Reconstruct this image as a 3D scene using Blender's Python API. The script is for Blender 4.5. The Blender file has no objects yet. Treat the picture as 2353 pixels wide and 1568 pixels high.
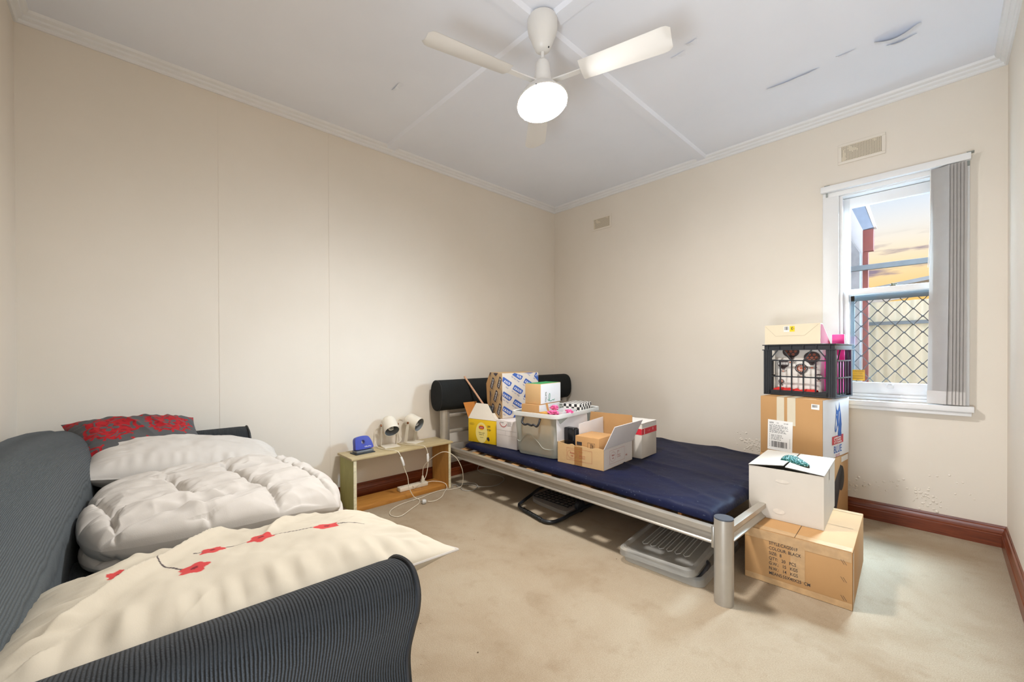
from mathutils import Matrix as _M, Vector as _V
EXPOSURE = 1.02; SKY = 0.60; SUN_A = 74; SUN_B = 50; FILL = 38.0; BULB = 178.0
FAN = (137, 17, 257)
_n = _V((.67 * .2 + .688 * .155, -.74 * .2 + .726 * .155, -1.0)).normalized()
LAMP_TILT = _V((0, 0, -1)).rotation_difference(_n).to_matrix().to_4x4()
import bpy, bmesh, math, random
from mathutils import Vector, Matrix, noise
random.seed(7)
PI = math.pi
S = bpy.context.scene
COL = S.collection
R = math.radians

# ------------------------------------------------------------------ colours and materials
def lin(c):
    c = c / 255.0
    return c / 12.92 if c <= 0.04045 else ((c + 0.055) / 1.055) ** 2.4
def rgb(r, g, b): return (lin(r), lin(g), lin(b), 1.0)

class NT:
    """small node helper"""
    def __init__(s, m):
        m.use_nodes = True
        s.t = m.node_tree; s.n = s.t.nodes; s.l = s.t.links
        s.b = s.n.get('Principled BSDF')
    def new(s, typ, **kw):
        n = s.n.new(typ)
        for k, v in kw.items():
            if k in n.bl_rna.properties: setattr(n, k, v)
        return n
    def put(s, sock, v):
        if hasattr(v, 'is_output') or isinstance(v, bpy.types.NodeSocket): s.l.new(v, sock)
        else: sock.default_value = v
    def coord(s, kind='Object', scale=(1, 1, 1), rot=(0, 0, 0), loc=(0, 0, 0)):
        c = s.n.new('ShaderNodeTexCoord'); mp = s.n.new('ShaderNodeMapping')
        mp.inputs['Scale'].default_value = scale; mp.inputs['Rotation'].default_value = rot; mp.inputs['Location'].default_value = loc
        s.l.new(c.outputs[kind], mp.inputs['Vector']); return mp.outputs['Vector']
    def noise(s, vec, scale, detail=4, rough=.55, dist=0):
        n = s.n.new('ShaderNodeTexNoise'); s.l.new(vec, n.inputs['Vector'])
        n.inputs['Scale'].default_value = scale; n.inputs['Detail'].default_value = detail
        n.inputs['Roughness'].default_value = rough; n.inputs['Distortion'].default_value = dist
        return n.outputs['Fac']
    def math(s, op, a, b=0.0, clamp=False):
        n = s.n.new('ShaderNodeMath'); n.operation = op; n.use_clamp = clamp
        s.put(n.inputs[0], a); s.put(n.inputs[1], b); return n.outputs[0]
    def ramp(s, fac, stops):
        n = s.n.new('ShaderNodeValToRGB'); e = n.color_ramp.elements
        while len(e) < len(stops): e.new(0.5)
        for i, (p, c) in enumerate(stops): e[i].position = p; e[i].color = c
        s.l.new(fac, n.inputs['Fac']); return n.outputs['Color']
    def mix(s, fac, a, b):
        n = s.n.new('ShaderNodeMix'); n.data_type = 'RGBA'
        s.put(n.inputs['Factor'], fac); s.put(n.inputs['A'], a) if False else None
        s.put(n.inputs[6], a); s.put(n.inputs[7], b); return n.outputs[2]
    def bump(s, h, strength=.3, dist=.01):
        n = s.n.new('ShaderNodeBump'); n.inputs['Strength'].default_value = strength; n.inputs['Distance'].default_value = dist
        s.l.new(h, n.inputs['Height']); s.l.new(n.outputs['Normal'], s.b.inputs['Normal'])

MATS = {}
def mat(name, col, rough=.6, metal=0.0, spec=.5, var=0.0, vscale=8.0, bump=0.0, bscale=120.0, stretch=(1, 1, 1), bdist=.004, emit=None, estr=0, trans=0):
    if name in MATS: return MATS[name]
    m = bpy.data.materials.new(name); t = NT(m); b = t.b
    b.inputs['Roughness'].default_value = rough; b.inputs['Metallic'].default_value = metal
    b.inputs['Specular IOR Level'].default_value = spec
    v = t.coord('Object', stretch)
    d = tuple(c * (1 - var) for c in col[:3]) + (1,); u = tuple(min(1, c * (1 + var)) for c in col[:3]) + (1,)
    f = t.noise(v, vscale, 5)
    t.l.new(t.ramp(f, [(.3, d), (.7, u)]), b.inputs['Base Color'])
    if bump > 0: t.bump(t.noise(v, bscale, 3), bump, bdist)
    if emit: b.inputs['Emission Color'].default_value = emit; b.inputs['Emission Strength'].default_value = estr
    if trans: b.inputs['Transmission Weight'].default_value = trans
    MATS[name] = m; return m

def wood(name, c1, c2, axis=0, rough=.4, scale=6.0, stretch=14.0):
    if name in MATS: return MATS[name]
    m = bpy.data.materials.new(name); t = NT(m)
    sc = [stretch, stretch, stretch]; sc[axis] = 1.0
    v = t.coord('Object', sc)
    f = t.noise(v, scale, 6, .65, 1.2)
    t.l.new(t.ramp(f, [(.28, c1), (.72, c2)]), t.b.inputs['Base Color'])
    t.b.inputs['Roughness'].default_value = rough
    t.bump(f, .12, .002); MATS[name] = m; return m

def sheer(name, col, alpha=.5, rough=.3, var=.1):
    """translucent plastic: part see-through, part diffuse / glossy"""
    if name in MATS: return MATS[name]
    m = bpy.data.materials.new(name); t = NT(m)
    b = t.b; b.inputs['Base Color'].default_value = col; b.inputs['Roughness'].default_value = rough
    tr = t.n.new('ShaderNodeBsdfTransparent'); tr.inputs['Color'].default_value = (.93, .95, .95, 1)
    mx = t.n.new('ShaderNodeMixShader'); out = t.n.get('Material Output')
    f = t.math('ADD', t.math('MULTIPLY', t.noise(t.coord(), 7, 3), var * 2), alpha - var, True)
    t.l.new(f, mx.inputs[0]); t.l.new(tr.outputs[0], mx.inputs[1]); t.l.new(b.outputs[0], mx.inputs[2])
    t.l.new(mx.outputs[0], out.inputs['Surface']); MATS[name] = m; return m

def glass(name, gloss=.03):
    m = bpy.data.materials.new(name); t = NT(m)
    t.n.remove(t.b)
    tr = t.n.new('ShaderNodeBsdfTransparent'); tr.inputs['Color'].default_value = (.95, .97, .97, 1)
    g = t.n.new('ShaderNodeBsdfGlossy'); g.inputs['Roughness'].default_value = .03
    mx = t.n.new('ShaderNodeMixShader')
    t.l.new(t.math('ADD', t.math('MULTIPLY', t.noise(t.coord(), 30, 4), .03), gloss - .015), mx.inputs[0])
    t.l.new(tr.outputs[0], mx.inputs[1]); t.l.new(g.outputs[0], mx.inputs[2])
    t.l.new(mx.outputs[0], t.n.get('Material Output').inputs['Surface']); MATS[name] = m; return m

def painted(name, rough=.8, bump=.15, bscale=220.0):
    """colour comes from the printed pattern stored on the mesh"""
    if name in MATS: return MATS[name]
    m = bpy.data.materials.new(name); t = NT(m)
    a = t.n.new('ShaderNodeVertexColor'); a.layer_name = 'print'
    t.l.new(a.outputs['Color'], t.b.inputs['Base Color']); t.b.inputs['Roughness'].default_value = rough
    t.bump(t.noise(t.coord(), bscale, 3), bump, .002); MATS[name] = m; return m

# ------------------------------------------------------------------ mesh building
class MB:
    def __init__(s): s.v = []; s.f = []; s.mi = []; s.cur = 0
    def add(s, vs, fs, M=None):
        o = len(s.v)
        s.v += [tuple(M @ Vector(p)) if M is not None else tuple(p) for p in vs]
        for f in fs: s.f.append(tuple(i + o for i in f)); s.mi.append(s.cur)
        return s
    def box(s, x0, x1, y0, y1, z0, z1, M=None):
        v = [(x0, y0, z0), (x1, y0, z0), (x1, y1, z0), (x0, y1, z0), (x0, y0, z1), (x1, y0, z1), (x1, y1, z1), (x0, y1, z1)]
        return s.add(v, [(3, 2, 1, 0), (4, 5, 6, 7), (0, 1, 5, 4), (1, 2, 6, 5), (2, 3, 7, 6), (3, 0, 4, 7)], M)
    def rbox(s, x0, x1, y0, y1, z0, z1, r=.004, seg=2, M=None):
        bm = bmesh.new(); bmesh.ops.create_cube(bm, size=1)
        for v in bm.verts: v.co = Vector((x0 + (v.co.x + .5) * (x1 - x0), y0 + (v.co.y + .5) * (y1 - y0), z0 + (v.co.z + .5) * (z1 - z0)))
        bmesh.ops.bevel(bm, geom=bm.edges[:], offset=r, segments=seg, profile=.5, affect='EDGES')
        bm.verts.index_update()
        s.add([v.co for v in bm.verts], [[v.index for v in f.verts] for f in bm.faces], M); bm.free(); return s
    def prism(s, poly, y0, y1, M=None):
        """poly in (x,z), extruded along y"""
        n = len(poly)
        v = [(x, y0, z) for x, z in poly] + [(x, y1, z) for x, z in poly]
        f = [tuple(range(n)), tuple(range(2 * n - 1, n - 1, -1))] + [(i, i + n, (i + 1) % n + n, (i + 1) % n) for i in range(n)]
        return s.add(v, f, M)
    def tube(s, pts, r, seg=8, closed=False, caps=True):
        pts = [Vector(p) for p in pts]; n = len(pts)
        rr = r if isinstance(r, (list, tuple)) else [r] * n
        o = len(s.v); up = None
        for i, p in enumerate(pts):
            a = pts[(i - 1) % n] if (closed or i > 0) else p; b = pts[(i + 1) % n] if (closed or i < n - 1) else p
            d = (b - a).normalized()
            if up is None: up = d.orthogonal().normalized()
            up = (up - d * up.dot(d))
            up = up.normalized() if up.length > 1e-6 else d.orthogonal().normalized()
            w = d.cross(up)
            for k in range(seg):
                t = 2 * PI * k / seg; s.v.append(tuple(p + (up * math.cos(t) + w * math.sin(t)) * rr[i]))
        m = n if closed else n - 1
        for i in range(m):
            for k in range(seg):
                a = o + i * seg; b = o + ((i + 1) % n) * seg; q = (k + 1) % seg
                s.f.append((a + k, a + q, b + q, b + k)); s.mi.append(s.cur)
        if caps and not closed:
            s.f.append(tuple(o + k for k in range(seg - 1, -1, -1))); s.f.append(tuple(o + (n - 1) * seg + k for k in range(seg)))
            s.mi += [s.cur, s.cur]
        return s
    def lathe(s, prof, seg=32, M=None, caps=False):
        n = len(prof); vs = []; fs = []
        for r, z in prof:
            for k in range(seg): t = 2 * PI * k / seg; vs.append((r * math.cos(t), r * math.sin(t), z))
        for i in range(n - 1):
            for k in range(seg):
                q = (k + 1) % seg; fs.append((i * seg + k, i * seg + q, (i + 1) * seg + q, (i + 1) * seg + k))
        if caps: fs.append(tuple(range(seg - 1, -1, -1))); fs.append(tuple((n - 1) * seg + k for k in range(seg)))
        return s.add(vs, fs, M)
    def cyl(s, p0, p1, r, seg=20): return s.tube([p0, p1], r, seg)
    def loft(s, secs, caps=True, closed=True):
        """secs: list of rings of equal length"""
        n = len(secs[0]); vs = [p for q in secs for p in q]; fs = []
        for i in range(len(secs) - 1):
            for k in range(n if closed else n - 1):
                q = (k + 1) % n; fs.append((i * n + k, i * n + q, (i + 1) * n + q, (i + 1) * n + k))
        if caps and closed: fs.append(tuple(range(n - 1, -1, -1))); fs.append(tuple((len(secs) - 1) * n + k for k in range(n)))
        return s.add(vs, fs)
    def grid(s, fn, nu, nv, M=None):
        vs = [fn(i / nu, j / nv) for i in range(nu + 1) for j in range(nv + 1)]
        fs = [(i * (nv + 1) + j, (i + 1) * (nv + 1) + j, (i + 1) * (nv + 1) + j + 1, i * (nv + 1) + j + 1) for i in range(nu) for j in range(nv)]
        return s.add(vs, fs, M)
    def sheet(s, pts, th, M=None):
        """flat polygon (coplanar 3-D points) given a thickness th along its normal"""
        p = [Vector(q) for q in pts]; n = (p[1] - p[0]).cross(p[2] - p[0]).normalized() * th; k = len(p)
        v = [tuple(q) for q in p] + [tuple(q + n) for q in p]
        f = [tuple(range(k - 1, -1, -1)), tuple(range(k, 2 * k))] + [(i, (i + 1) % k, (i + 1) % k + k, i + k) for i in range(k)]
        return s.add(v, f, M)
    def ring(s, outer, inner, y0, y1, M=None):
        """flat plate with a hole: outer/inner are equal-length loops in (x,z)"""
        n = len(outer); v = []
        for L, y in ((outer, y0), (inner, y0), (outer, y1), (inner, y1)): v += [(x, y, z) for x, z in L]
        f = []
        for i in range(n):
            q = (i + 1) % n
            f += [(i, q, n + q, n + i), (2 * n + q, 2 * n + i, 3 * n + i, 3 * n + q), (q, i, 2 * n + i, 2 * n + q), (n + i, n + q, 3 * n + q, 3 * n + i)]
        return s.add(v, f, M)

def smooth_path(pts, k=6, closed=False):
    P = [Vector(p) for p in pts]; n = len(P); out = []
    for i in range(n if closed else n - 1):
        p0 = P[(i - 1) % n] if closed or i > 0 else P[i]; p1 = P[i]; p2 = P[(i + 1) % n]; p3 = P[(i + 2) % n] if closed or i + 2 < n else p2
        for j in range(k):
            t = j / k
            out.append(.5 * ((2 * p1) + (p2 - p0) * t + (2 * p0 - 5 * p1 + 4 * p2 - p3) * t * t + (3 * p1 - p0 - 3 * p2 + p3) * t ** 3))
    if not closed: out.append(P[-1])
    return out

def obj(name, mb, m, parent=None, smooth=35, colors=None, recalc=True, sub=0):
    me = bpy.data.meshes.new(name); me.from_pydata(mb.v, [], mb.f)
    ms = m if isinstance(m, (list, tuple)) else [m]
    for k in ms: me.materials.append(k)
    me.polygons.foreach_set('material_index', mb.mi)
    if recalc:
        bm = bmesh.new(); bm.from_mesh(me); bmesh.ops.recalc_face_normals(bm, faces=bm.faces[:]); bm.to_mesh(me); bm.free()
    if smooth:
        me.polygons.foreach_set('use_smooth', [True] * len(me.polygons))
        if smooth < 180: me.set_sharp_from_angle(angle=R(smooth))
    if colors:
        at = me.color_attributes.new('print', 'FLOAT_COLOR', 'POINT')
        at.data.foreach_set('color', [x for c in colors for x in c])
    me.update()
    o = bpy.data.objects.new(name, me); COL.objects.link(o)
    if parent: o.parent = parent
    if sub:
        md = o.modifiers.new('s', 'SUBSURF'); md.levels = sub; md.render_levels = sub
    return o
def tag(o, label=None, cat=None, group=None, kind=None):
    if label: o['label'] = label
    if cat: o['category'] = cat
    if group: o['group'] = group
    if kind: o['kind'] = kind
    return o
def thing(name, label, cat, loc=(0, 0, 0), rz=0.0, group=None):
    o = bpy.data.objects.new(name, None); COL.objects.link(o); o.location = loc; o.rotation_euler = (0, 0, R(rz))
    o.empty_display_size = .05
    return tag(o, label, cat, group)
def struct(name, mb, m, parent=None, smooth=35):
    o = obj(name, mb, m, parent, smooth)
    if not parent: o['kind'] = 'structure'
    return o
def T(x=0, y=0, z=0, rx=0, ry=0, rz=0):
    return Matrix.Translation((x, y, z)) @ Matrix.Rotation(R(rz), 4, 'Z') @ Matrix.Rotation(R(ry), 4, 'Y') @ Matrix.Rotation(R(rx), 4, 'X')
def face(side, w, d, h, off=.0012):
    """frame on one face of a box (centred on x,y; base z=0): columns u, v, normal; origin at the face's lower left corner"""
    F = {'front': ((-w / 2, -d / 2 - off, 0), (1, 0, 0), (0, 0, 1), (0, -1, 0)), 'right': ((w / 2 + off, -d / 2, 0), (0, 1, 0), (0, 0, 1), (1, 0, 0)),
         'left': ((-w / 2 - off, d / 2, 0), (0, -1, 0), (0, 0, 1), (-1, 0, 0)), 'top': ((-w / 2, -d / 2, h + off), (1, 0, 0), (0, 1, 0), (0, 0, 1))}[side]
    o, u, v, n = F
    return Matrix(((u[0], v[0], n[0], o[0]), (u[1], v[1], n[1], o[1]), (u[2], v[2], n[2], o[2]), (0, 0, 0, 1)))
_tx = {}
def text_mesh(body, align='LEFT', bold=0.0):
    k = (body, align, bold)
    if k in _tx: return _tx[k]
    cu = bpy.data.curves.new('t', 'FONT'); cu.body = body; cu.size = 1.0; cu.align_x = align; cu.resolution_u = 3; cu.offset = bold
    o = bpy.data.objects.new('t', cu); COL.objects.link(o)
    dg = bpy.context.evaluated_depsgraph_get(); dg.update()
    me = bpy.data.meshes.new_from_object(o.evaluated_get(dg))
    _tx[k] = ([tuple(v.co) for v in me.vertices], [tuple(p.vertices) for p in me.polygons])
    bpy.data.objects.remove(o); bpy.data.curves.remove(cu); bpy.data.meshes.remove(me)
    return _tx[k]
def write(mb, F, u, v, size, body, align='LEFT', rot=0.0, bold=0.0, sx=1.0, shear=0.0):
    vs, fs = text_mesh(body, align, bold)
    Sh = Matrix(((1, shear, 0, 0), (0, 1, 0, 0), (0, 0, 1, 0), (0, 0, 0, 1)))
    return mb.add(vs, fs, F @ Matrix.Translation((u, v, 0)) @ Matrix.Rotation(R(rot), 4, 'Z') @ Matrix.Diagonal((size * sx, size, size, 1)) @ Sh)
def patch(mb, F, u0, u1, v0, v1, z=0.0, rot=0.0):
    if rot:
        c = Vector(((u0 + u1) / 2, (v0 + v1) / 2, z)); M = F @ Matrix.Translation(c) @ Matrix.Rotation(R(rot), 4, 'Z'); a = (u1 - u0) / 2; b = (v1 - v0) / 2
        return mb.add([(-a, -b, 0), (a, -b, 0), (a, b, 0), (-a, b, 0)], [(0, 1, 2, 3)], M)
    return mb.add([(u0, v0, z), (u1, v0, z), (u1, v1, z), (u0, v1, z)], [(0, 1, 2, 3)], F)
def poly(mb, F, pts, z=0.0): return mb.add([(a, b, z) for a, b in pts], [tuple(range(len(pts)))], F)
def outline(mb, F, pts, w, z=0.0, closed=True):
    n = len(pts)
    for i in range(n if closed else n - 1):
        a = Vector(pts[i]); b = Vector(pts[(i + 1) % n]); d = (b - a).normalized(); q = Vector((-d.y, d.x)) * w / 2
        poly(mb, F, [tuple(a - q), tuple(b - q), tuple(b + q), tuple(a + q)], z)
    return mb
def ell(cx, cy, a, b, n=20, rot=0.0):
    c, s = math.cos(R(rot)), math.sin(R(rot)); o = []
    for k in range(n):
        t = 2 * PI * k / n; x, y = a * math.cos(t), b * math.sin(t); o.append((cx + x * c - y * s, cy + x * s + y * c))
    return o
def fract(p, sc, oct=4):
    return noise.fractal(Vector(p) * sc, 1.0, 2.0, oct)

# common materials
white_paint = mat('white gloss paint', rgb(232, 232, 232), .42, var=.02, bump=.03, bscale=60)
cream_plastic = mat('cream plastic', rgb(226, 216, 196), .45, var=.02)
white_plastic = mat('white plastic', rgb(238, 238, 236), .35, var=.01)
black_plastic = mat('black plastic', rgb(38, 41, 46), .4, var=.1)
kraft = mat('kraft cardboard', rgb(186, 142, 92), .72, var=.05, vscale=5, bump=.08, bscale=160, stretch=(1, 1, .35))
kraft_in = mat('kraft cardboard inner', rgb(176, 134, 86), .8, var=.05, vscale=6, bump=.08)
kraft_lt = mat('pale kraft cardboard', rgb(206, 170, 122), .7, var=.04, vscale=6, bump=.05)
white_card = mat('white cardboard', rgb(206, 198, 186), .7, var=.03, vscale=6, bump=.05)
tape_brown = mat('brown packing tape', rgb(168, 122, 72), .25, var=.08, vscale=20)
tape_clear = mat('clear packing tape', rgb(190, 154, 110), .36, var=.12, vscale=24, bump=.3, bscale=40)
tape_paper = mat('masking tape', rgb(214, 202, 178), .7, var=.04)
paper = mat('label paper', rgb(236, 233, 228), .6, var=.01)
ink = mat('dark printing ink', rgb(48, 44, 46), .6)
ink_red = mat('red printing ink', rgb(178, 66, 56), .6)
ink_blue = mat('blue printing ink', rgb(36, 82, 150), .6)
steel = mat('brushed silver metal', rgb(176, 172, 164), .36, metal=.75, var=.06, vscale=30, stretch=(.3, 1, 1))
dark_metal = mat('dark metal', rgb(60, 60, 62), .4, metal=.5)
# ------------------------------------------------------------------ camera
RW, RL, RH = 3.324, -3.975, 2.765
cam = bpy.data.cameras.new('camera'); camo = bpy.data.objects.new('camera', cam); COL.objects.link(camo)
cam.sensor_fit = 'HORIZONTAL'; cam.sensor_width = 36; cam.lens = 14.3722; cam.shift_y = 0.01488; cam.clip_start = .02
yaw, pitch, roll = 0.81248, -0.00484, -0.0037
fw = Vector((-math.sin(yaw) * math.cos(pitch), math.cos(yaw) * math.cos(pitch), math.sin(pitch)))
r0 = Vector((math.cos(yaw), math.sin(yaw), 0)); u0 = r0.cross(fw)
rt = math.cos(roll) * r0 + math.sin(roll) * u0; up = -math.sin(roll) * r0 + math.cos(roll) * u0
camo.matrix_world = Matrix(((rt.x, up.x, -fw.x, 3.07725), (rt.y, up.y, -fw.y, -3.59605), (rt.z, up.z, -fw.z, 1.1), (0, 0, 0, 1)))
S.camera = camo
S.view_settings.view_transform = 'Standard'; S.view_settings.look = 'None'; S.view_settings.gamma = 1.0
S.view_settings.exposure = EXPOSURE; S.view_settings.use_curve_mapping = False

# ------------------------------------------------------------------ surfaces of the room
def wall_mat():
    m = bpy.data.materials.new('cream wall paint'); t = NT(m); v = t.coord()
    a, b = rgb(226, 217, 203), rgb(232, 223, 210)
    t.l.new(t.ramp(t.noise(v, 1.3, 5), [(.3, a), (.7, b)]), t.b.inputs['Base Color'])
    t.b.inputs['Roughness'].default_value = .62; t.b.inputs['Specular IOR Level'].default_value = .35
    h = t.math('ADD', t.math('MULTIPLY', t.noise(v, 3.0, 3), 1.0), t.math('MULTIPLY', t.noise(v, 130, 3), .12))
    t.bump(h, .12, .01); return m
wall_paint = wall_mat()
def ceil_mat():
    m = bpy.data.materials.new('white ceiling paint'); t = NT(m); v = t.coord()
    t.l.new(t.ramp(t.noise(v, 1.1, 5), [(.3, rgb(232, 236, 245)), (.7, rgb(239, 242, 250))]), t.b.inputs['Base Color'])
    t.b.inputs['Roughness'].default_value = .7
    t.bump(t.noise(v, 2.2, 4), .14, .012); return m
ceil_paint = ceil_mat()
def carpet_mat():
    m = bpy.data.materials.new('beige carpet'); t = NT(m); v = t.coord()
    big = t.noise(v, 1.6, 6, .6, .4); mid = t.noise(v, 9, 5, .6); fine = t.noise(v, 260, 2, .7)
    base = t.ramp(big, [(.32, rgb(170, 150, 124)), (.5, rgb(185, 168, 144)), (.7, rgb(194, 180, 157))])
    st = t.ramp(mid, [(.25, rgb(176, 146, 106)), (.45, rgb(255, 255, 255))])
    n = t.n.new('ShaderNodeMix'); n.data_type = 'RGBA'; n.blend_type = 'MULTIPLY'; n.inputs[0].default_value = .22
    t.l.new(base, n.inputs[6]); t.l.new(st, n.inputs[7])
    n2 = t.n.new('ShaderNodeMix'); n2.data_type = 'RGBA'; n2.blend_type = 'MULTIPLY'; n2.inputs[0].default_value = .5
    t.l.new(n.outputs[2], n2.inputs[6]); t.l.new(t.ramp(fine, [(.2, rgb(160, 150, 140)), (.75, rgb(255, 255, 255))]), n2.inputs[7])
    spk = t.ramp(t.noise(v, 34, 1, .3), [(.0, rgb(90, 70, 50)), (.155, rgb(90, 70, 50)), (.17, (1, 1, 1, 1))])
    n3 = t.n.new('ShaderNodeMix'); n3.data_type = 'RGBA'; n3.blend_type = 'MULTIPLY'; n3.inputs[0].default_value = .8
    t.l.new(n2.outputs[2], n3.inputs[6]); t.l.new(spk, n3.inputs[7])
    t.l.new(n3.outputs[2], t.b.inputs['Base Color'])
    t.b.inputs['Roughness'].default_value = .95; t.b.inputs['Specular IOR Level'].default_value = .15
    t.bump(t.math('ADD', fine, t.math('MULTIPLY', mid, .5)), .55, .006); return m
skirt_wood = {a: wood('dark varnished skirting wood ' + 'xy'[a], rgb(84, 34, 16), rgb(136, 66, 32), a, .28, 5, 18) for a in (0, 1)}

struct('floor', MB().box(0, RW, RL, 0, -.1, 0), carpet_mat())
struct('ceiling', MB().box(-.12, RW + .12, RL - .12, .25, RH, RH + .1), ceil_paint)
wl = struct('wall_left', MB().box(-.12, 0, RL - .12, .25, -.1, RH), wall_paint)
struct('wall_right', MB().box(RW, RW + .12, RL - .12, .25, -.1, RH), wall_paint)
OX0, OX1, OZ0, OZ1 = 2.58, 3.092, .79, 2.19
wb = struct('wall_back', MB().box(0, OX0, 0, .14, -.1, RH).box(OX1, RW, 0, .14, -.1, RH).box(OX0, OX1, 0, .14, -.1, OZ0).box(OX0, OX1, 0, .14, OZ1, RH), wall_paint)
struct('trim_7', MB().box(-1, OX0 - .03, .141, .2, -.3, 3).box(OX1 + .03, 4.5, .141, .2, -.3, 3).box(OX0 - .03, OX1 + .03, .141, .2, -.3, OZ0 - .02).box(OX0 - .03, OX1 + .03, .141, .2, OZ1 + .02, 3), mat('bounce skin brick', rgb(160, 128, 112), .9, var=.2, vscale=12))  # unseen outer skin added to control light bounced onto the fence
# unseen doorway in the wall behind the sofa, added to let fill light in
DX0, DX1 = 2.42, 3.22
struct('wall_rear', MB().box(0, DX0, RL - .12, RL, -.1, RH).box(DX1, RW, RL - .12, RL, -.1, RH).box(DX0, DX1, RL - .12, RL, 2.04, RH), wall_paint)
for y, nm in ((-3.17, 0), (-2.511, 0)):
    obj('panel_joint', MB().box(0, .0014, y - .002, y + .002, .119, RH - .05), wall_paint, wl)
def strip(name, A, B, n, prof, m):
    A, B, n = Vector(A), Vector(B), Vector(n); d = (B - A).normalized()
    ra = [tuple(A + n * e + d * e + Vector((0, 0, z))) for e, z in prof]; rb = [tuple(B + n * e - d * e + Vector((0, 0, z))) for e, z in prof]
    return struct(name, MB().loft([ra, rb]), m, None, 25)
corn = [(0, RH), (0, RH - .055), (.009, RH - .055), (.015, RH - .050), (.017, RH - .039), (.024, RH - .036), (.030, RH - .031), (.033, RH - .021), (.041, RH - .018), (.048, RH - .013), (.053, RH)]
skt = [(0, 0), (.022, 0), (.022, .066), (.019, .071), (.0195, .078), (.014, .092), (.0125, .104), (.007, .108), (.006, .119), (0, .119)]
P00, P10, P11, P01 = (0, 0, 0), (RW, 0, 0), (RW, RL, 0), (0, RL, 0)
for i, (nm, A, B, n) in enumerate((('left', P01, P00, (1, 0, 0)), ('back', P00, P10, (0, -1, 0)), ('right', P10, P11, (-1, 0, 0)), ('rear', P11, P01, (0, 1, 0)))):
    strip('trim_%d' % (i + 1), A, B, n, corn, white_paint)
    if nm != 'rear': strip('baseboard_' + nm, A, B, n, skt, skirt_wood[1 if nm in ('left', 'right') else 0])
strip('baseboard_rear', (DX0 - .05, RL, 0), P01, (0, 1, 0), skt, skirt_wood[0])
# battens over the ceiling joints
bat = lambda x0, x1, y0, y1: MB().prism([(-1, 0)], 0, 0) if False else MB().loft([[(x0, y0, RH), (x0 + .013, y0 + .0, RH - .02), (x1 - .013, y0, RH - .02), (x1, y0, RH)], [(x0, y1, RH), (x0 + .013, y1, RH - .02), (x1 - .013, y1, RH - .02), (x1, y1, RH)]]) if y1 - y0 > 1 else MB().loft([[(x0, y0, RH), (x0, y0 + .013, RH - .0195), (x0, y1 - .013, RH - .0195), (x0, y1, RH)], [(x1, y0, RH), (x1, y0 + .013, RH - .0195), (x1, y1 - .013, RH - .0195), (x1, y1, RH)]])
struct('trim_5', bat(1.62, 1.71, RL + .03, -.035), ceil_paint)
struct('trim_6', bat(.035, RW - .03, -2.085, -1.99), ceil_paint)
ce = bpy.data.objects['ceiling']
# curled flakes of peeling paint on the ceiling, blistered paint low on the walls
def flake(x0, x1, y0, y1, h, sd):
    rd = random.Random(sd)
    def f(u, v):
        e = .012 * math.sin(9 * u + sd) + .008 * math.sin(23 * u + 2 * sd)
        x = x0 + (x1 - x0) * u; y = y0 + (y1 - y0) * v * (1 - .55 * abs(2 * u - 1) ** 2) + e * v
        return (x, y, RH - .0006 - h * (1 - v) ** 1.6 * (.35 + .65 * math.sin(PI * min(1, u * 1.1))))
    obj('peeling_paint', MB().grid(f, 14, 6), ceil_paint, ce, 60, recalc=False)
flake(2.31, 2.56, -.66, -.60, .012, 1); flake(2.44, 2.58, -.655, -.61, .01, 2); flake(2.82, 3.0, -.70, -.58, .04, 3); flake(2.86, 2.98, -.60, -.56, .014, 4)
flake(2.66, 2.75, -.69, -.66, .006, 5); flake(.69, .79, -2.37, -2.33, .009, 6); flake(2.02, 2.10, -1.36, -1.32, .006, 7); flake(2.12, 2.18, -1.40, -1.36, .007, 8)
def blisters(name, spots, parent):
    mb = MB(); rd = random.Random(3)
    for x, z, n, sp in spots:
        for k in range(n):
            a, b = rd.gauss(0, sp), rd.gauss(0, sp * .7); s_ = rd.uniform(.003, .009)
            if z + b < .125: continue
            mb.lathe([(s_, 0), (s_ * .8, .3 * s_), (s_ * .4, .45 * s_), (0.0001, .5 * s_)], 7, T(x + a, 0, z + b, 90))
    obj(name, mb, wall_paint, parent, 60)
blisters('blistered_paint', [(2.62, .18, 26, .025), (2.68, .23, 14, .05), (2.99, .21, 34, .035), (2.86, .24, 14, .05), (3.1, .31, 9, .06), (2.04, .39, 40, .035), (1.98, .42, 18, .05), (2.07, .35, 16, .03), (3.03, .17, 12, .03)], wb)

# ------------------------------------------------------------------ the window
fr_m = white_paint
win = thing('window_1', None, None, (0, 0, 0)); win['kind'] = 'structure'
obj('window_frame', MB().rbox(2.49, OX0, -.018, 0, .786, 2.19, .003).rbox(OX1, 3.182, -.018, 0, .786, 2.19, .003).rbox(2.49, 3.182, -.018, 0, 2.185, 2.262, .003)
    .box(OX0, OX0 + .010, 0, .16, OZ0, OZ1).box(OX1 - .01, OX1, 0, .16, OZ0, OZ1).box(OX0 + .01, OX1 - .01, 0, .16, OZ1 - .012, OZ1)
    .box(OX0 + .01, OX0 + .018, -.004, .022, .83, OZ1 - .012).box(OX0 + .01, OX1 - .01, .10, .16, OZ0 + .001, OZ0 + .03), fr_m, win)
obj('window_sill', MB().rbox(2.47, 3.2, -.06, 0, .752, .786, .004).rbox(2.48, 3.19, -.045, 0, .728, .751, .003).rbox(2.59, 3.082, -.0, .05, .79, .808, .003).rbox(2.59, 3.082, .012, .05, .808, .828, .003), fr_m, win)
pane_m = glass('window glass')
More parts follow.
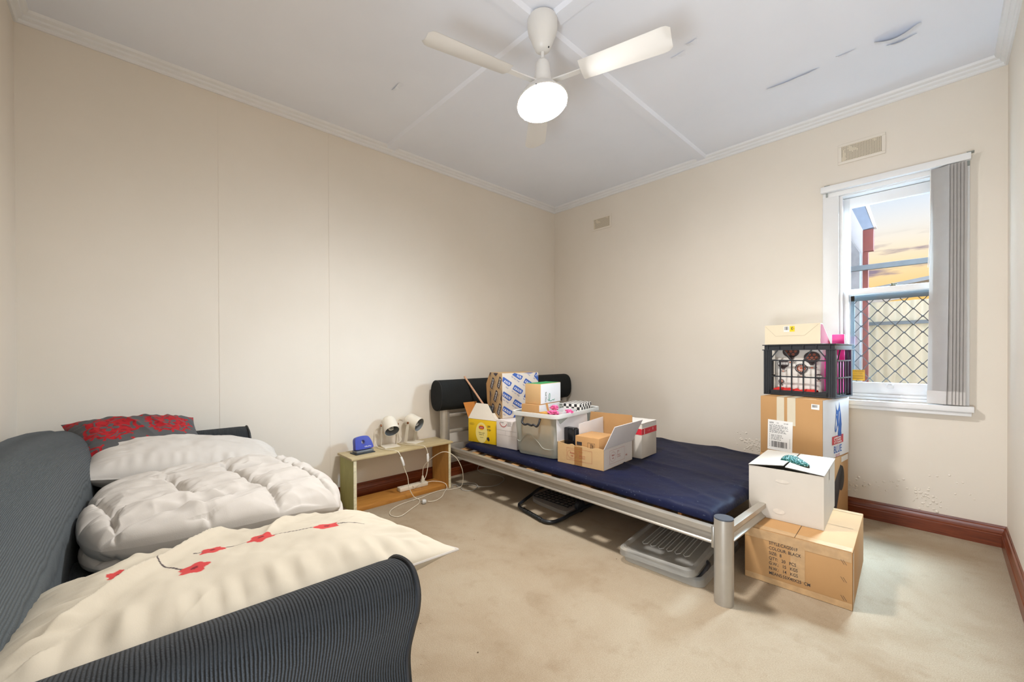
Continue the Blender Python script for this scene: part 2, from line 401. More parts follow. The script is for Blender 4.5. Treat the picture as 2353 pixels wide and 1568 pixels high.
us = obj('upper_sash', MB().rbox(2.59, 2.63, .066, .10, 1.50, 2.175, .003).rbox(3.045, 3.082, .066, .10, 1.50, 2.175, .003).rbox(2.59, 3.082, .0665, .0995, 2.108, 2.175, .003).rbox(2.59, 3.082, .0665, .0995, 1.498, 1.534, .003), fr_m, win)
obj('pane', MB().box(2.628, 3.047, .082, .085, 1.53, 2.11), pane_m, us)
ls = obj('lower_sash', MB().rbox(2.59, 2.628, .026, .06, .828, 1.535, .003).rbox(3.045, 3.082, .026, .06, .828, 1.535, .003).rbox(2.59, 3.082, .0265, .0595, 1.498, 1.536, .003).rbox(2.59, 3.082, .0265, .0595, .828, .903, .003), fr_m, win)
obj('pane', MB().box(2.626, 3.047, .042, .045, .90, 1.50), pane_m, ls)
obj('sash_lock', MB().rbox(2.835, 2.865, .028, .055, 1.536, 1.541, .001).rbox(2.842, 2.85, .034, .046, 1.541, 1.556, .001).rbox(2.846, 2.872, .036, .042, 1.545, 1.551, .001), mat('aged brass', rgb(92, 90, 62), .4, .7), ls)
obj('sash_lift', MB().rbox(2.82, 2.855, .018, .026, .868, .893, .003).rbox(2.826, 2.848, .012, .03, .894, .902, .001), fr_m, ls)
scr = obj('security_screen', MB().box(2.628, 2.648, .118, .132, .86, 1.52).box(3.046, 3.066, .118, .132, .86, 1.52).box(2.628, 3.066, .118, .132, 1.462, 1.52).box(2.628, 3.066, .118, .132, .85, .88), mat('grey green screen metal', rgb(72, 84, 90), .5), win)
g = MB(); dx, dz = .0432, .0513
for i in range(-3, 9):
    for j in range(-1, 12):
        if (i + j) % 2: continue
        x, z = 2.726 + dx * i, 1.439 - dz * j
        for sx in (-1, 1):
            x2, z2 = x + sx * dx, z - dz
            if min(x, x2) < 2.636 or max(x, x2) > 3.058 or z2 < .85 or z > 1.50: continue
            g.tube([(x, .125, z), (x + sx * dx * .16, .125, z - dz * .12), (x + sx * dx * .84, .125, z - dz * .88), (x2, .125, z2)], [.0045, .0026, .0026, .0045], 6)
        if 2.64 < x < 3.055 and .87 < z < 1.48: g.rbox(x - .0065, x + .0065, .1215, .1285, z - .0055, z + .0055, .002, 1)
obj('mesh_grille', g, mat('dark screen mesh', rgb(44, 54, 60), .5), scr)
stk = obj('warning_sticker', MB().box(2.637, 2.711, .0415, .0419, .912, .985), mat('yellow sticker', rgb(222, 166, 16), .4), ls)
tx = MB(); F = Matrix(((-1, 0, 0, 2.711), (0, 0, -1, .0411), (0, 1, 0, .912), (0, 0, 0, 1)))
write(tx, F, .037, .060, .0125, 'WARNING', 'CENTER', sx=1.02); write(tx, F, .037, .047, .0085, 'SAFETY GLASS', 'CENTER', sx=.9)
for k in range(3): patch(tx, F, .008, .066, .026 + k * .005, .0272 + k * .005)
patch(tx, F, .008, .066, .0145, .017); write(tx, F, .037, .003, .0095, '- ON -', 'CENTER')
obj('lettering', tx, mat('brown sticker ink', rgb(96, 66, 20), .6), stk, 0, recalc=False)

# vertical blind pushed to the right side
bl = thing('vertical_blind', 'grey vertical fabric blind drawn to the right side of the window', 'blind', (3.0, -.04, 2.2))
W0 = Vector((3.0, -.04, 2.2))
def loc(mb, o=W0):
    mb.v = [(a - o.x, b - o.y, c - o.z) for a, b, c in mb.v]; return mb
obj('headrail', loc(MB().rbox(2.484, 3.186, -.058, -.019, 2.216, 2.256, .003)), white_paint, bl)
for x in (2.505, 3.168): obj('bracket', loc(MB().box(x, x + .03, -.056, -.02, 2.2563, 2.2605).box(x + .004, x + .014, -.026, -.0185, 2.19, 2.2564)), mat('galvanised bracket', rgb(150, 156, 152), .4, .6), bl)
fab = mat('grey blind fabric', rgb(206, 202, 198), .8, var=.04, vscale=14, bump=.12, bscale=300)
_t = NT(fab); _tl = _t.n.new('ShaderNodeBsdfTranslucent'); _tl.inputs['Color'].default_value = rgb(206, 202, 198); _ms = _t.n.new('ShaderNodeMixShader'); _ms.inputs[0].default_value = .4
_t.l.new(_t.b.outputs[0], _ms.inputs[1]); _t.l.new(_tl.outputs[0], _ms.inputs[2]); _t.l.new(_ms.outputs[0], _t.n.get('Material Output').inputs['Surface'])
def vane(xc, yc, ang, z0, z1, w=.0895, bow=.007):
    c, s_ = math.cos(R(ang)), math.sin(R(ang))
    def f(u, v):
        a = (u - .5) * w; b = bow * (1 - (2 * u - 1) ** 2)
        sway = (.012 if xc < 3.07 else .004) * (1 - v) ** 2
        return (xc + a * c - b * s_ - sway, yc + a * s_ + b * c, z0 + (z1 - z0) * v)
    mb = MB().grid(f, 8, 14)
    n = len(mb.v); mb.v += [(a + s_ * .0008, b - c * .0008, d) for a, b, d in mb.v[:n]]
    mb.f += [tuple(i + n for i in reversed(q)) for q in mb.f]; mb.mi += mb.mi[:]
    o = obj('vane', loc(mb), fab, bl, 50, recalc=False)
    def fw_(u, v):
        p = f(u, .0 + v * .055); return (p[0] + s_ * .0022, p[1] - c * .0022, p[2])
    obj('hem_weight', loc(MB().grid(fw_, 6, 2)), mat('hem fabric', rgb(208, 203, 198), .8), o, 50, recalc=False)
for k in range(6): vane(3.060 + .0138 * k, -.042, -24, .792, 2.210, bow=.006)
obj('slide_cord', loc(MB().tube([(3.022, -.045, 2.215), (3.02, -.046, 1.8), (3.012, -.05, 1.62)], .0022, 6)), white_plastic, bl)

# wall vents
def vent(x0, x1, z0, z1, label):
    o = thing('wall_vent', label, 'vent', ((x0 + x1) / 2, 0, (z0 + z1) / 2), 0, 'wall vents above the bed and window')
    w, h = (x1 - x0) / 2, (z1 - z0) / 2
    fm = MB()
    for a in ((-w, w, -h, -h + .018), (-w, w, h - .018, h), (-w, -w + .02, -h + .018, h - .018), (w - .02, w, -h + .018, h - .018)): fm.rbox(a[0], a[1], -.008, 0, a[2], a[3], .002, 1)
    obj('vent_frame', fm, wall_paint, o)
    pm = bpy.data.materials.get('perforated vent plate')
    if not pm:
        pm = bpy.data.materials.new('perforated vent plate'); t = NT(pm); v = t.n.new('ShaderNodeTexCoord').outputs['Object']
        sp = t.n.new('ShaderNodeSeparateXYZ'); t.l.new(v, sp.inputs[0])
        fx = t.math('ABSOLUTE', t.math('SUBTRACT', t.math('FRACT', t.math('MULTIPLY', sp.outputs[0], 125)), .5))
        fz = t.math('ABSOLUTE', t.math('SUBTRACT', t.math('FRACT', t.math('MULTIPLY', sp.outputs[2], 125)), .5))
        d = t.math('ADD', t.math('MULTIPLY', fx, fx), t.math('MULTIPLY', fz, fz))
        hole = t.math('MULTIPLY', t.math('LESS_THAN', d, .075), t.math('GREATER_THAN', t.noise(v, 18, 2), .42))
        t.l.new(t.mix(hole, rgb(214, 202, 180), rgb(92, 84, 74)), t.b.inputs['Base Color']); t.b.inputs['Roughness'].default_value = .7
    obj('perforated_plate', MB().box(-w + .02, w - .02, -.004, 0, -h + .018, h - .018), pm, o)
vent(2.573, 2.818, 2.398, 2.535, 'cream perforated wall vent above the window')
vent(.525, .757, 2.39, 2.526, 'cream perforated wall vent near the room corner above the bed')

# ------------------------------------------------------------------ outside the window
struct('ground', MB().box(-1, 8, .25, 9, -.4, -.3), mat('bare ground', rgb(130, 120, 106), .9, var=.15, vscale=3))
fe = thing('garden_fence', 'cream corrugated metal fence outside the window', 'fence', (2.7, 2.35, -.3))
obj('corrugated_sheet', MB().grid(lambda u, v: (-1.2 + 2.2 * u, .012 * math.sin(2 * PI * u * 22), 1.95 * v), 440, 1), mat('cream fence steel', rgb(243, 239, 216), .5), fe, 60, recalc=False)
obj('rail', MB().box(-1.2, 1.0, -.05, -.02, 1.70, 1.735), mat('blue grey steel', rgb(120, 138, 150), .5), fe)
obj('rail', MB().box(-1.2, 1.0, -.05, -.02, .4, .435), mat('blue grey steel', rgb(120, 138, 150), .5), fe)
vp = thing('veranda_post', 'red brown post with bracket outside the window', 'post', (2.61, 1.2, -.3))
obj('post', MB().rbox(-.03, .009, -.02, .02, 0, 2.3, .003), mat('red brown timber', rgb(122, 62, 58), .6, var=.12, vscale=20), vp)
obj('post_cap', MB().rbox(-.028, .044, -.03, .03, 2.3, 2.49, .003), mat('red brown timber', rgb(122, 62, 58), .6, var=.12, vscale=20), vp)
ra = thing('veranda_rafter', 'blue grey rafter sloping up to the left above the brown post', 'rafter', (2.62, 1.2, 2.2))
obj('rafter', MB().prism([(-.036, -.008), (.034, .0), (-.05, .30), (-.15, .30)], -.04, .04), mat('blue grey paint', rgb(128, 148, 172), .5, var=.1, vscale=20), ra)
obj('fascia', MB().prism([(.036, .0), (.052, .0), (-.02, .30), (-.046, .30)], -.05, .05), white_paint, ra)
vb = thing('veranda_beam', 'slim grey beam crossing outside the upper pane', 'beam', (2.6, 1.14, 1.85))
obj('beam', MB().rbox(-.5, .9, -.025, .015, -.022, .022, .003), mat('slate grey paint', rgb(104, 118, 128), .5, var=.1, vscale=20), vb)
nw = thing('neighbour_wall', 'white gable wall at the left outside the window', 'wall', (2.2, 1.6, -.3))
obj('gable_wall', MB().box(-.6, .345, 0, .3, 0, 3.1), mat('white render', rgb(232, 232, 232), .8, var=.03), nw)
obj('grey_end', MB().prism([(-.6, 0), (.33, 0), (.33, 2.35), (.20, 2.62), (-.6, 3.0)], -.14, -.02), mat('grey render', rgb(168, 176, 182), .9, var=.18, vscale=9), nw)  # grey slab with a sloping top in front of the gable
rf = thing('neighbour_roof', 'pale sloping lean-to roof beyond the fence', 'roof', (2.6, 2.9, 1.9))
obj('roof_sheet', MB().prism([(-.9, -.22), (.9, .06), (.9, .10), (-.9, -.18)], -.3, .3), mat('pale blue roof steel', rgb(170, 184, 196), .4, var=.05), rf)
obj('gutter', MB().prism([(-.9, -.34), (.9, -.12), (.9, -.07), (-.9, -.28)], -.36, -.31), white_paint, rf)

# ------------------------------------------------------------------ sky and daylight
wd = bpy.data.worlds.new('sky'); S.world = wd; wd.use_nodes = True
nt = wd.node_tree; n_ = nt.nodes; l_ = nt.links
bg = n_['Background']
tc = n_.new('ShaderNodeTexCoord'); sp = n_.new('ShaderNodeSeparateXYZ'); l_.new(tc.outputs['Generated'], sp.inputs[0])
rp = n_.new('ShaderNodeValToRGB'); e = rp.color_ramp.elements
for k in range(4): e.new(.5)
for i, (p, c) in enumerate(((0.0, rgb(255, 196, 110)), (.10, rgb(255, 200, 116)), (.155, rgb(255, 224, 176)), (.20, rgb(250, 236, 220)), (.28, rgb(214, 226, 244)), (.8, rgb(170, 200, 240)))):
    e[i].position = p; e[i].color = c
l_.new(sp.outputs[2], rp.inputs[0])
mp = n_.new('ShaderNodeMapping'); mp.inputs['Scale'].default_value = (5, 5, 34); l_.new(tc.outputs['Generated'], mp.inputs[0])
ns = n_.new('ShaderNodeTexNoise'); ns.inputs['Scale'].default_value = 1.5; ns.inputs['Detail'].default_value = 7; ns.inputs['Roughness'].default_value = .62; l_.new(mp.outputs[0], ns.inputs['Vector'])
cr = n_.new('ShaderNodeValToRGB'); cr.color_ramp.elements[0].position = .53; cr.color_ramp.elements[0].color = (0, 0, 0, 1); cr.color_ramp.elements[1].position = .66; l_.new(ns.outputs['Fac'], cr.inputs[0])
zr = n_.new('ShaderNodeValToRGB'); z = zr.color_ramp.elements; z.new(.5); z.new(.5)
for i, (p, c) in enumerate(((.09, 0), (.13, 1), (.18, 1), (.215, 0))): z[i].position = p; z[i].color = (c, c, c, 1)
l_.new(sp.outputs[2], zr.inputs[0])
mm = n_.new('ShaderNodeMath'); mm.operation = 'MULTIPLY'; l_.new(cr.outputs[0], mm.inputs[0]); l_.new(zr.outputs[0], mm.inputs[1])
mx = n_.new('ShaderNodeMix'); mx.data_type = 'RGBA'; l_.new(mm.outputs[0], mx.inputs[0]); l_.new(rp.outputs[0], mx.inputs[6]); mx.inputs[7].default_value = rgb(150, 132, 150)
l_.new(mx.outputs[2], bg.inputs['Color']); bg.inputs['Strength'].default_value = SKY
def daylight(name, at, to, size, e, col, spread):
    l = bpy.data.lights.new(name, 'AREA'); l.shape = 'DISK'; l.size = size; l.energy = e; l.color = col; l.spread = R(spread)
    o = bpy.data.objects.new(name, l); COL.objects.link(o); o.location = at; o.rotation_euler = (Vector(to) - Vector(at)).to_track_quat('-Z', 'Y').to_euler(); return o
daylight('low_daylight', (4.75, 1.70, 2.25), (2.80, .05, 1.52), 1.7, SUN_A, (.60, .80, 1.0), 55)
daylight('high_daylight', (2.95, 1.25, 3.35), (2.82, .0, 1.5), 1.1, SUN_B, (.58, .79, 1.0), 60)
l = bpy.data.lights.new('fill_light', 'AREA'); l.shape = 'RECTANGLE'; l.size = .8; l.size_y = 1.0; l.energy = FILL; l.color = (.76, .88, 1.0)  # unseen fill light added to lift the ceiling and front faces
o = bpy.data.objects.new('fill_light', l); COL.objects.link(o); o.location = (2.82, RL - .75, .25); o.rotation_euler = Vector((-.10, .55, .83)).to_track_quat('-Z', 'Y').to_euler()

# ------------------------------------------------------------------ ceiling fan with light
FZ = 2.7335
fan = thing('ceiling_fan', 'white ceiling fan with a lit round light on a short rod', 'ceiling fan', (1.715, -2.09, FZ))
enam = mat('cream enamel', rgb(226, 224, 220), .3, var=.01)
obj('canopy', MB().lathe([(.001, .0195), (.071, .0195), (.0745, .008), (.074, -.03), (.070, -.05), (.058, -.078), (.047, -.11), (.036, -.132), (.022, -.142), (.001, -.143)], 40), enam, fan, 50)
obj('rod', MB().cyl((0, 0, -.14), (0, 0, -.20), .0092, 16), enam, fan)
obj('grub_screw', MB().cyl((.024, .004, -.128), (.036, .006, -.133), .004, 8), dark_metal, fan)
obj('motor_housing', MB().lathe([(.010, -.186), (.028, -.190), (.034, -.20), (.037, -.23), (.041, -.265), (.047, -.292), (.053, -.318), (.060, -.332), (.060, -.340), (.001, -.342)], 36), enam, fan, 50)
def blade(a):
    M = T(0, 0, -.300, 0, 0, a)
    def f(u, v):
        x = .20 + .40 * u; w = (.052 + .012 * u) * (1 - max(0, (u - .93) / .07) ** 2 * .35); y = (v - .5) * 2 * w
        return (x, y, .012 * (v - .5) * 2 * -1 - .01 * (1 - (2 * v - 1) ** 2))
    mb = MB().grid(f, 24, 6, M); n = len(mb.v)
    mb.v += [(p[0], p[1], p[2] + .0016) for p in mb.v[:n]]; mb.f += [tuple(i + n for i in reversed(q)) for q in mb.f]; mb.mi += mb.mi[:]
    b = obj('blade', mb, enam, fan, 60, recalc=False)
    obj('blade_bracket', MB().prism([(.036, -.004), (.12, -.004), (.24, -.003), (.24, .001), (.12, .001), (.036, .004)], -.014, .014, M), enam, b)
for a in FAN: blade(a)
LM = T(-.004, 0, -.390) @ LAMP_TILT
lf = obj('light_fitting', MB().lathe([(.001, .078), (.05, .077), (.062, .073), (.068, .068), (.082, .062), (.094, .050), (.102, .036), (.114, .016), (.127, -.001), (.1275, -.004), (.124, -.006), (.119, -.002)], 44, LM), enam, fan, 50)
gm = bpy.data.materials.new('lit glass bowl'); t = NT(gm)
t.b.inputs['Base Color'].default_value = (.9, .88, .82, 1); t.b.inputs['Emission Color'].default_value = (1.0, .985, .965, 1); t.b.inputs['Emission Strength'].default_value = BULB
t.b.inputs['Roughness'].default_value = .3
obj('glass_bowl', MB().lathe([(.1225, -.003), (.112, -.008), (.095, -.016), (.065, -.023), (.03, -.026), (.0005, -.0265)], 44, LM), gm, lf, 60)
for a in (60, 180, 300): obj('screw', MB().cyl(LM @ Vector((.121 * math.cos(R(a)), .121 * math.sin(R(a)), 0)), LM @ Vector((.128 * math.cos(R(a)), .128 * math.sin(R(a)), -.007)), .0035, 8), dark_metal, lf)
# ------------------------------------------------------------------ sofa
def cord_mat(name, dark, light, pitch):
    m = bpy.data.materials.new(name); t = NT(m)
    v = t.n.new('ShaderNodeTexCoord').outputs['Object']; sp = t.n.new('ShaderNodeSeparateXYZ'); t.l.new(v, sp.inputs[0])
    wob = t.math('MULTIPLY', t.noise(v, 10, 2), pitch * 1.4)
    w = t.math('ABSOLUTE', t.math('SINE', t.math('MULTIPLY', t.math('ADD', sp.outputs[1], wob), PI / pitch)))
    w2 = t.math('MULTIPLY', w, t.math('ADD', .55, t.math('MULTIPLY', t.noise(v, 330, 2), .9)), True)
    t.l.new(t.ramp(w2, [(.12, dark), (.85, light)]), t.b.inputs['Base Color'])
    t.b.inputs['Roughness'].default_value = .9; t.b.inputs['Specular IOR Level'].default_value = .2
    t.b.inputs['Sheen Weight'].default_value = .08; t.bump(w2, .7, .004); return m
corduroy = cord_mat('charcoal corduroy', rgb(15, 18, 21), rgb(56, 60, 64), .0058)
twill = cord_mat('grey woven upholstery', rgb(70, 78, 83), rgb(88, 96, 101), .0021)
SO = (.04, -3.865, 0)
sofa = thing('sofa', 'charcoal grey corduroy sofa with rounded arms covered in white bedding', 'sofa', SO, -2.5)
SL = 2.228
def arc_sweep(prof, ys, sc):
    secs = []
    cx = sum(p[0] for p in prof) / len(prof); cz = sum(p[1] for p in prof) / len(prof)
    for y, k in zip(ys, sc): secs.append([(cx + (x - cx) * k, y, cz + (z - cz) * k if z > .06 else z) for x, z in prof])
    return secs
prof = smooth_path([(2.02, 0, .05), (2.015, 0, .30), (2.02, 0, .44), (2.045, 0, .55), (2.09, 0, .612), (2.15, 0, .635), (2.20, 0, .632), (2.225, 0, .60), (2.220, 0, .55), (2.195, 0, .49), (2.172, 0, .42), (2.182, 0, .34), (2.20, 0, .22), (2.205, 0, .05)], 4)
prof = [(p.x + .014, p.z + (.006 if p.z > .3 else 0)) for p in prof]
ys = [.02, .10, .25, .40, .55, .70, .78, .808, .822, .8255]; sc = [.97, .985, .99, 1, 1, 1, 1, .99, .965, .93]
na = obj('arm', MB().loft(arc_sweep(prof, ys, sc)), corduroy, sofa, 60); tag(na, 'near corduroy arm')
obj('piping', MB().tube([(x, .816, z) for x, z in prof if z > .06], .0045, 6), mat('black piping', rgb(24, 25, 28), .6), na)
fp = [(2.229 - x, z + (.02 if z > .3 else 0)) for x, z in prof]
fa = obj('arm', MB().loft(arc_sweep(fp, ys, sc)), corduroy, sofa, 60)
obj('piping', MB().tube([(x, .816, z) for x, z in fp if z > .06], .0045, 6), mat('black piping', rgb(24, 25, 28), .6), fa)
obj('seat_base', MB().rbox(.19, 2.02, .05, .80, .05, .30, .02, 3), corduroy, sofa)
for k in range(2): obj('seat_cushion', MB().rbox(.20 + .91 * k, 1.105 + .91 * k, .17, .81, .302, .445, .035, 4), twill, sofa, 60)
bp = [(y, z) for y, z in ((.215, .30), (.198, .42), (.196, .50), (.190, .58), (.160, .66), (.105, .705), (.04, .715), (.0, .66), (.0, .1), (.15, .06), (.20, .1))]
bp = [(p.y, p.z) for p in smooth_path([(0, a, b) for a, b in bp], 4, True)]
def back_sec(x, k):
    hump = 1 + .30 * math.sin(PI * min(1, max(0, (x + .10) / 2.42))) ** 1.2
    return [(x, .09 + (y - .09) * k, .38 + (z - .38) * k * (hump if z > .38 else 1)) for y, z in bp]
obj('backrest', MB().loft([back_sec(x, k) for x, k in ((.02, .84), (.03, .92), (.05, .97), (.09, .995), (.14, 1), (.25, 1), (.4, 1), (.6, 1.0), (.85, 1), (1.1, 1.0), (1.35, 1), (1.6, 1.0), (1.85, 1), (2.1, 1), (2.16, .985), (2.19, .95), (2.2, .86))]), twill, sofa, 60)
for x in (.1, 2.1):
    for y in (.1, .72): obj('foot', MB().box(x - .025, x + .025, y - .025, y + .025, 0, .06), black_plastic, sofa)

# ------------------------------------------------------------------ bedding
def cushion(name, label, cat, L, W, TH, M, m, seed, wr=.006, color=None, nu=150, nv=100, pinch=.06, group=None, post=None, pipe=None, q=.62, wscale=9, sub=None):
    """stuffed pillow: two skins meeting in a seam, corners drawn out, creases running off the seam"""
    def pt(u, v, side):
        a, b = 2 * u - 1, 2 * v - 1
        x = L / 2 * a * (1 - pinch * (1 - b * b) ** 1 * 1.0 * abs(a) ** 2); y = W / 2 * b * (1 - pinch * (1 - a * a) * abs(b) ** 2)
        h = max(0, (1 - abs(a) ** 3.2) * (1 - abs(b) ** 3.2)) ** q
        n1 = fract((x + seed * 3.1, y, side * .7 + seed), wscale, 3)
        e = max(abs(a), abs(b))
        ang = (a * 9 if abs(b) > abs(a) else b * 9)
        crs = noise.noise(Vector((ang * 1.3, seed * 5.0 + side, e * 1.1))) * max(0, 1 - 6 * abs(e - .82) ** 1.2)
        rdg = 1 - 2 * abs(noise.noise(Vector((x * 11 + y * 5 + seed, y * 3.2 - x * 2, side + seed))))
        lng = max(0, 1 - 3.2 * abs(noise.noise(Vector((x * 5.5 + y * 3.5 + seed, y * 1.6 - x * 1.1, side + seed * 2))))) ** 2 * max(0, .25 + 1.4 * noise.noise(Vector((x * 2.6, y * 3.1, seed + 3))))
        z = side * TH / 2 * h + h * (wr * 1.0 * n1 + wr * crs * 2.6 + wr * 4.2 * lng)
        p = Vector((x, y, z))
        if post: p = post(p)
        return p
    mb = MB(); vs = []; cols = []
    for side in (1, -1):
        for i in range(nu + 1):
            for j in range(nv + 1):
                p = pt(i / nu, j / nv, side); vs.append(tuple(M @ p))
                if color: cols.append(color((2 * i / nu - 1) * L / 2, (2 * j / nv - 1) * W / 2, side))
    k = (nu + 1) * (nv + 1); fs = []
    for s_ in (0, 1):
        for i in range(nu):
            for j in range(nv):
                a = s_ * k + i * (nv + 1) + j; qd = (a, a + nv + 1, a + nv + 2, a + 1)
                fs.append(qd if s_ == 0 else tuple(reversed(qd)))
    mb.add(vs, fs)
    o = obj(name, mb, m, None, 180, cols if color else None, recalc=False)
    if pipe:
        loop = [(i / 40, 0) for i in range(40)] + [(1, i / 26) for i in range(26)] + [(1 - i / 40, 1) for i in range(40)] + [(0, 1 - i / 26) for i in range(26)]
        pm = MB().tube([M @ pt(a, b, 1) for a, b in loop], .0032, 5, True); obj('seam_piping', pm, pipe, o, 60)
    return tag(o, label, cat, group)

cot = mat('white cotton', rgb(207, 202, 196), .85, spec=.2, var=.02, vscale=5, bump=.08, bscale=380)
grey_, red_, red2_ = rgb(82, 82, 84), rgb(172, 14, 28), rgb(142, 8, 22)
def damask(x, y, side):
    if side < 0: return grey_
    c = grey_
    for cx, cy, r, ph in ((-.125, .045, .105, .3), (.105, .055, .100, 1.1), (-.01, -.165, .10, .6), (.235, -.15, .09, 2.0), (-.235, -.17, .095, .2), (.0, .235, .085, 1.5), (.25, .235, .07, .8), (-.27, .225, .08, .4)):
        dx, dy = x - cx, y - cy; d = math.hypot(dx, dy) / r
        if d > 1.25: continue
        th = math.atan2(dy, dx) + ph
        edge = .92 + .07 * math.cos(5 * th) + .05 * math.cos(11 * th + 1)
        if d < edge:
            c = red_ if noise.noise(Vector((x * 60, y * 60, 1))) > -.15 else red2_
            v = abs(math.sin(2.5 * th + 4.2 * d))
            if .44 < d < .82 and v < .14: c = grey_
            if d < .34 and abs(math.cos(2 * th)) * .36 > d > .07: c = grey_
            if abs(d - edge + .17) < .045 and math.cos(6 * th + 2) < .3: c = grey_
        elif d < edge + .17 and math.cos(12 * th) > .82: c = red_
    return c
cushion('scatter_cushion', 'grey cushion with red damask flowers leaning on the far sofa arm', 'cushion', .52, .46, .19,
        T(.335, -3.535, .655, 0, 0, 0) @ Matrix.Rotation(R(-8), 4, 'X') @ Matrix.Rotation(R(25), 4, 'Y') @ Matrix.Rotation(R(101), 4, 'Z'), painted('damask cushion cover'), 1.3, .006, damask, 260, 220, .10)
cushion('pillow', 'plain white pillow between the red cushion and the folded duvet', 'pillow', .80, .44, .22,
        T(.49, -3.345, .570) @ Matrix.Rotation(R(-9.5), 4, 'X') @ Matrix.Rotation(R(9), 4, 'Y') @ Matrix.Rotation(R(89), 4, 'Z'), cot, 4.2, .009, pinch=.05, group='white pillows on the sofa', pipe=cot)
cream_, stem_, pop_, popd_ = rgb(201, 192, 174), rgb(70, 60, 62), rgb(196, 62, 62), rgb(120, 26, 36)
FL = [(x - .035, y, r) for x, y, r in [(-.075, .085, .030), (-.035, -.005, .027), (.065, -.005, .032), (.215, .035, .034), (-.205, -.085, .025)]]
SP = [(p.x - .035, p.y) for p in smooth_path([(-.225, -.09, 0), (-.205, -.085, 0), (-.175, -.07, 0), (-.15, -.03, 0), (-.125, .02, 0), (-.10, .06, 0), (-.075, .085, 0)], 6)]
SP2 = [(p.x - .035, p.y) for p in smooth_path([(-.07, -.02, 0), (-.035, -.005, 0), (.02, -.008, 0), (.065, -.005, 0), (.12, .007, 0), (.16, .02, 0), (.215, .035, 0), (.25, .043, 0), (.30, .085, 0)], 6)]
def poppies(x, y, side):
    if side < 0: return cream_
    for i, (cx, cy, r) in enumerate(FL):
        dx, dy = x - cx, y - cy; d = math.hypot(dx, dy)
        if d < r * 1.2:
            th = math.atan2(dy, dx) + i
            if d < r * (.88 + .13 * math.cos(5 * th)): return popd_ if d < r * .22 else pop_
    for Q in (SP, SP2):
        for a, b in zip(Q, Q[1:]):
            vx, vy = b[0] - a[0], b[1] - a[1]; L2 = vx * vx + vy * vy
            k = max(0, min(1, ((x - a[0]) * vx + (y - a[1]) * vy) / L2))
            if math.hypot(x - a[0] - k * vx, y - a[1] - k * vy) < .0021: return stem_
    return cream_
# local x runs along world +y, local y along world -x (seen from above)
cushion('pillow', 'long cream pillow with red poppies on a thin stem, lying along the near sofa arm', 'pillow', .845, .60, .165,
        T(1.89, -3.376, .549) @ Matrix.Rotation(R(-7.5), 4, 'Y') @ Matrix.Rotation(R(87.5), 4, 'Z') @ Matrix.Diagonal((1, -1, 1, 1)) , painted('poppy print cotton', .85, .08, 380), 2.7, .011, lambda x, y, s: poppies(x, y, s), 330, 230, .05, 'white pillows on the sofa', pipe=cot, wscale=7)
def duvet():
    mb = MB(); NU, NV = 260, 240
    def slab(cx, cy, cz, sx, sy, sz, seed, edge):
        k0 = len(mb.v); vs = []
        for side in (1, -1):
            for i in range(NU + 1):
                for j in range(NV + 1):
                    a = math.sin(PI / 2 * (2 * i / NU - 1)); b = math.sin(PI / 2 * (2 * j / NV - 1))
                    a = .5 * a + .5 * (2 * i / NU - 1); b = .5 * b + .5 * (2 * j / NV - 1)
                    h = max(0.0, (1 - abs(a) ** 5) * (1 - abs(b) ** 5)) ** .38
                    wob = noise.noise(Vector((a * 2 + seed, b * 2, side)))
                    x = cx + sx * a * (1 + .03 * math.sin(3 * b + seed)) * (1 - .13 * abs(b) ** 4); y = cy + sy * b * (1 + .02 * math.sin(4 * a + seed)) * (1 - .13 * abs(a) ** 4)
                    q = Vector((x + .03 * noise.noise(Vector((x * 5, y * 5, seed))), y + .03 * noise.noise(Vector((x * 5, y * 5, seed + 9))), 0))
                    lx = abs(((q.x + q.y * .22 + seed) / .17) % 1 - .5) * .17; ly = abs(((q.y - q.x * .15 + seed) / .21) % 1 - .5) * .21
                    gate = 1 if noise.noise(Vector((x * 4, y * 4, seed + 4))) > -.22 else .15
                    d = min(lx, ly + (0 if gate == 1 else .03))
                    puff = .030 * min(1, d / .06) ** .6 - .018 * math.exp(-(d / .010) ** 2)
                    gath = .017 * math.exp(-(d / .05) ** 2) * noise.noise(Vector((x * 40, y * 20, seed)))
                    rd = 1 - 2.4 * abs(noise.noise(Vector((x * 9 + y * 3, y * 7.5 - x * 3, seed + 2))))
                    fold = .030 * max(0, rd) ** 2 * max(0, .3 + noise.noise(Vector((x * 3, y * 3, seed + 7))))
                    z = cz + side * sz * h + (.014 * wob + puff + gath + fold) * h * (1 if side > 0 else -.6) - edge * max(0, b) ** 3
                    vs.append((x, y, z))
        K = (NU + 1) * (NV + 1); fs = []
        for s_ in (0, 1):
            for i in range(NU):
                for j in range(NV):
                    a = s_ * K + i * (NV + 1) + j; qd = (a, a + NV + 1, a + NV + 2, a + 1); fs.append(qd if s_ == 0 else tuple(reversed(qd)))
        mb.add(vs, fs)
    slab(1.095, -3.315, .540, .39, .392, .060, 1.0, .045)
    slab(1.065, -3.31, .482, .385, .392, .036, 5.3, .03)
    o = obj('duvet', mb, cot, None, 180, recalc=False)
    return tag(o, 'thick white quilted duvet folded on the sofa seat', 'duvet')
duvet()

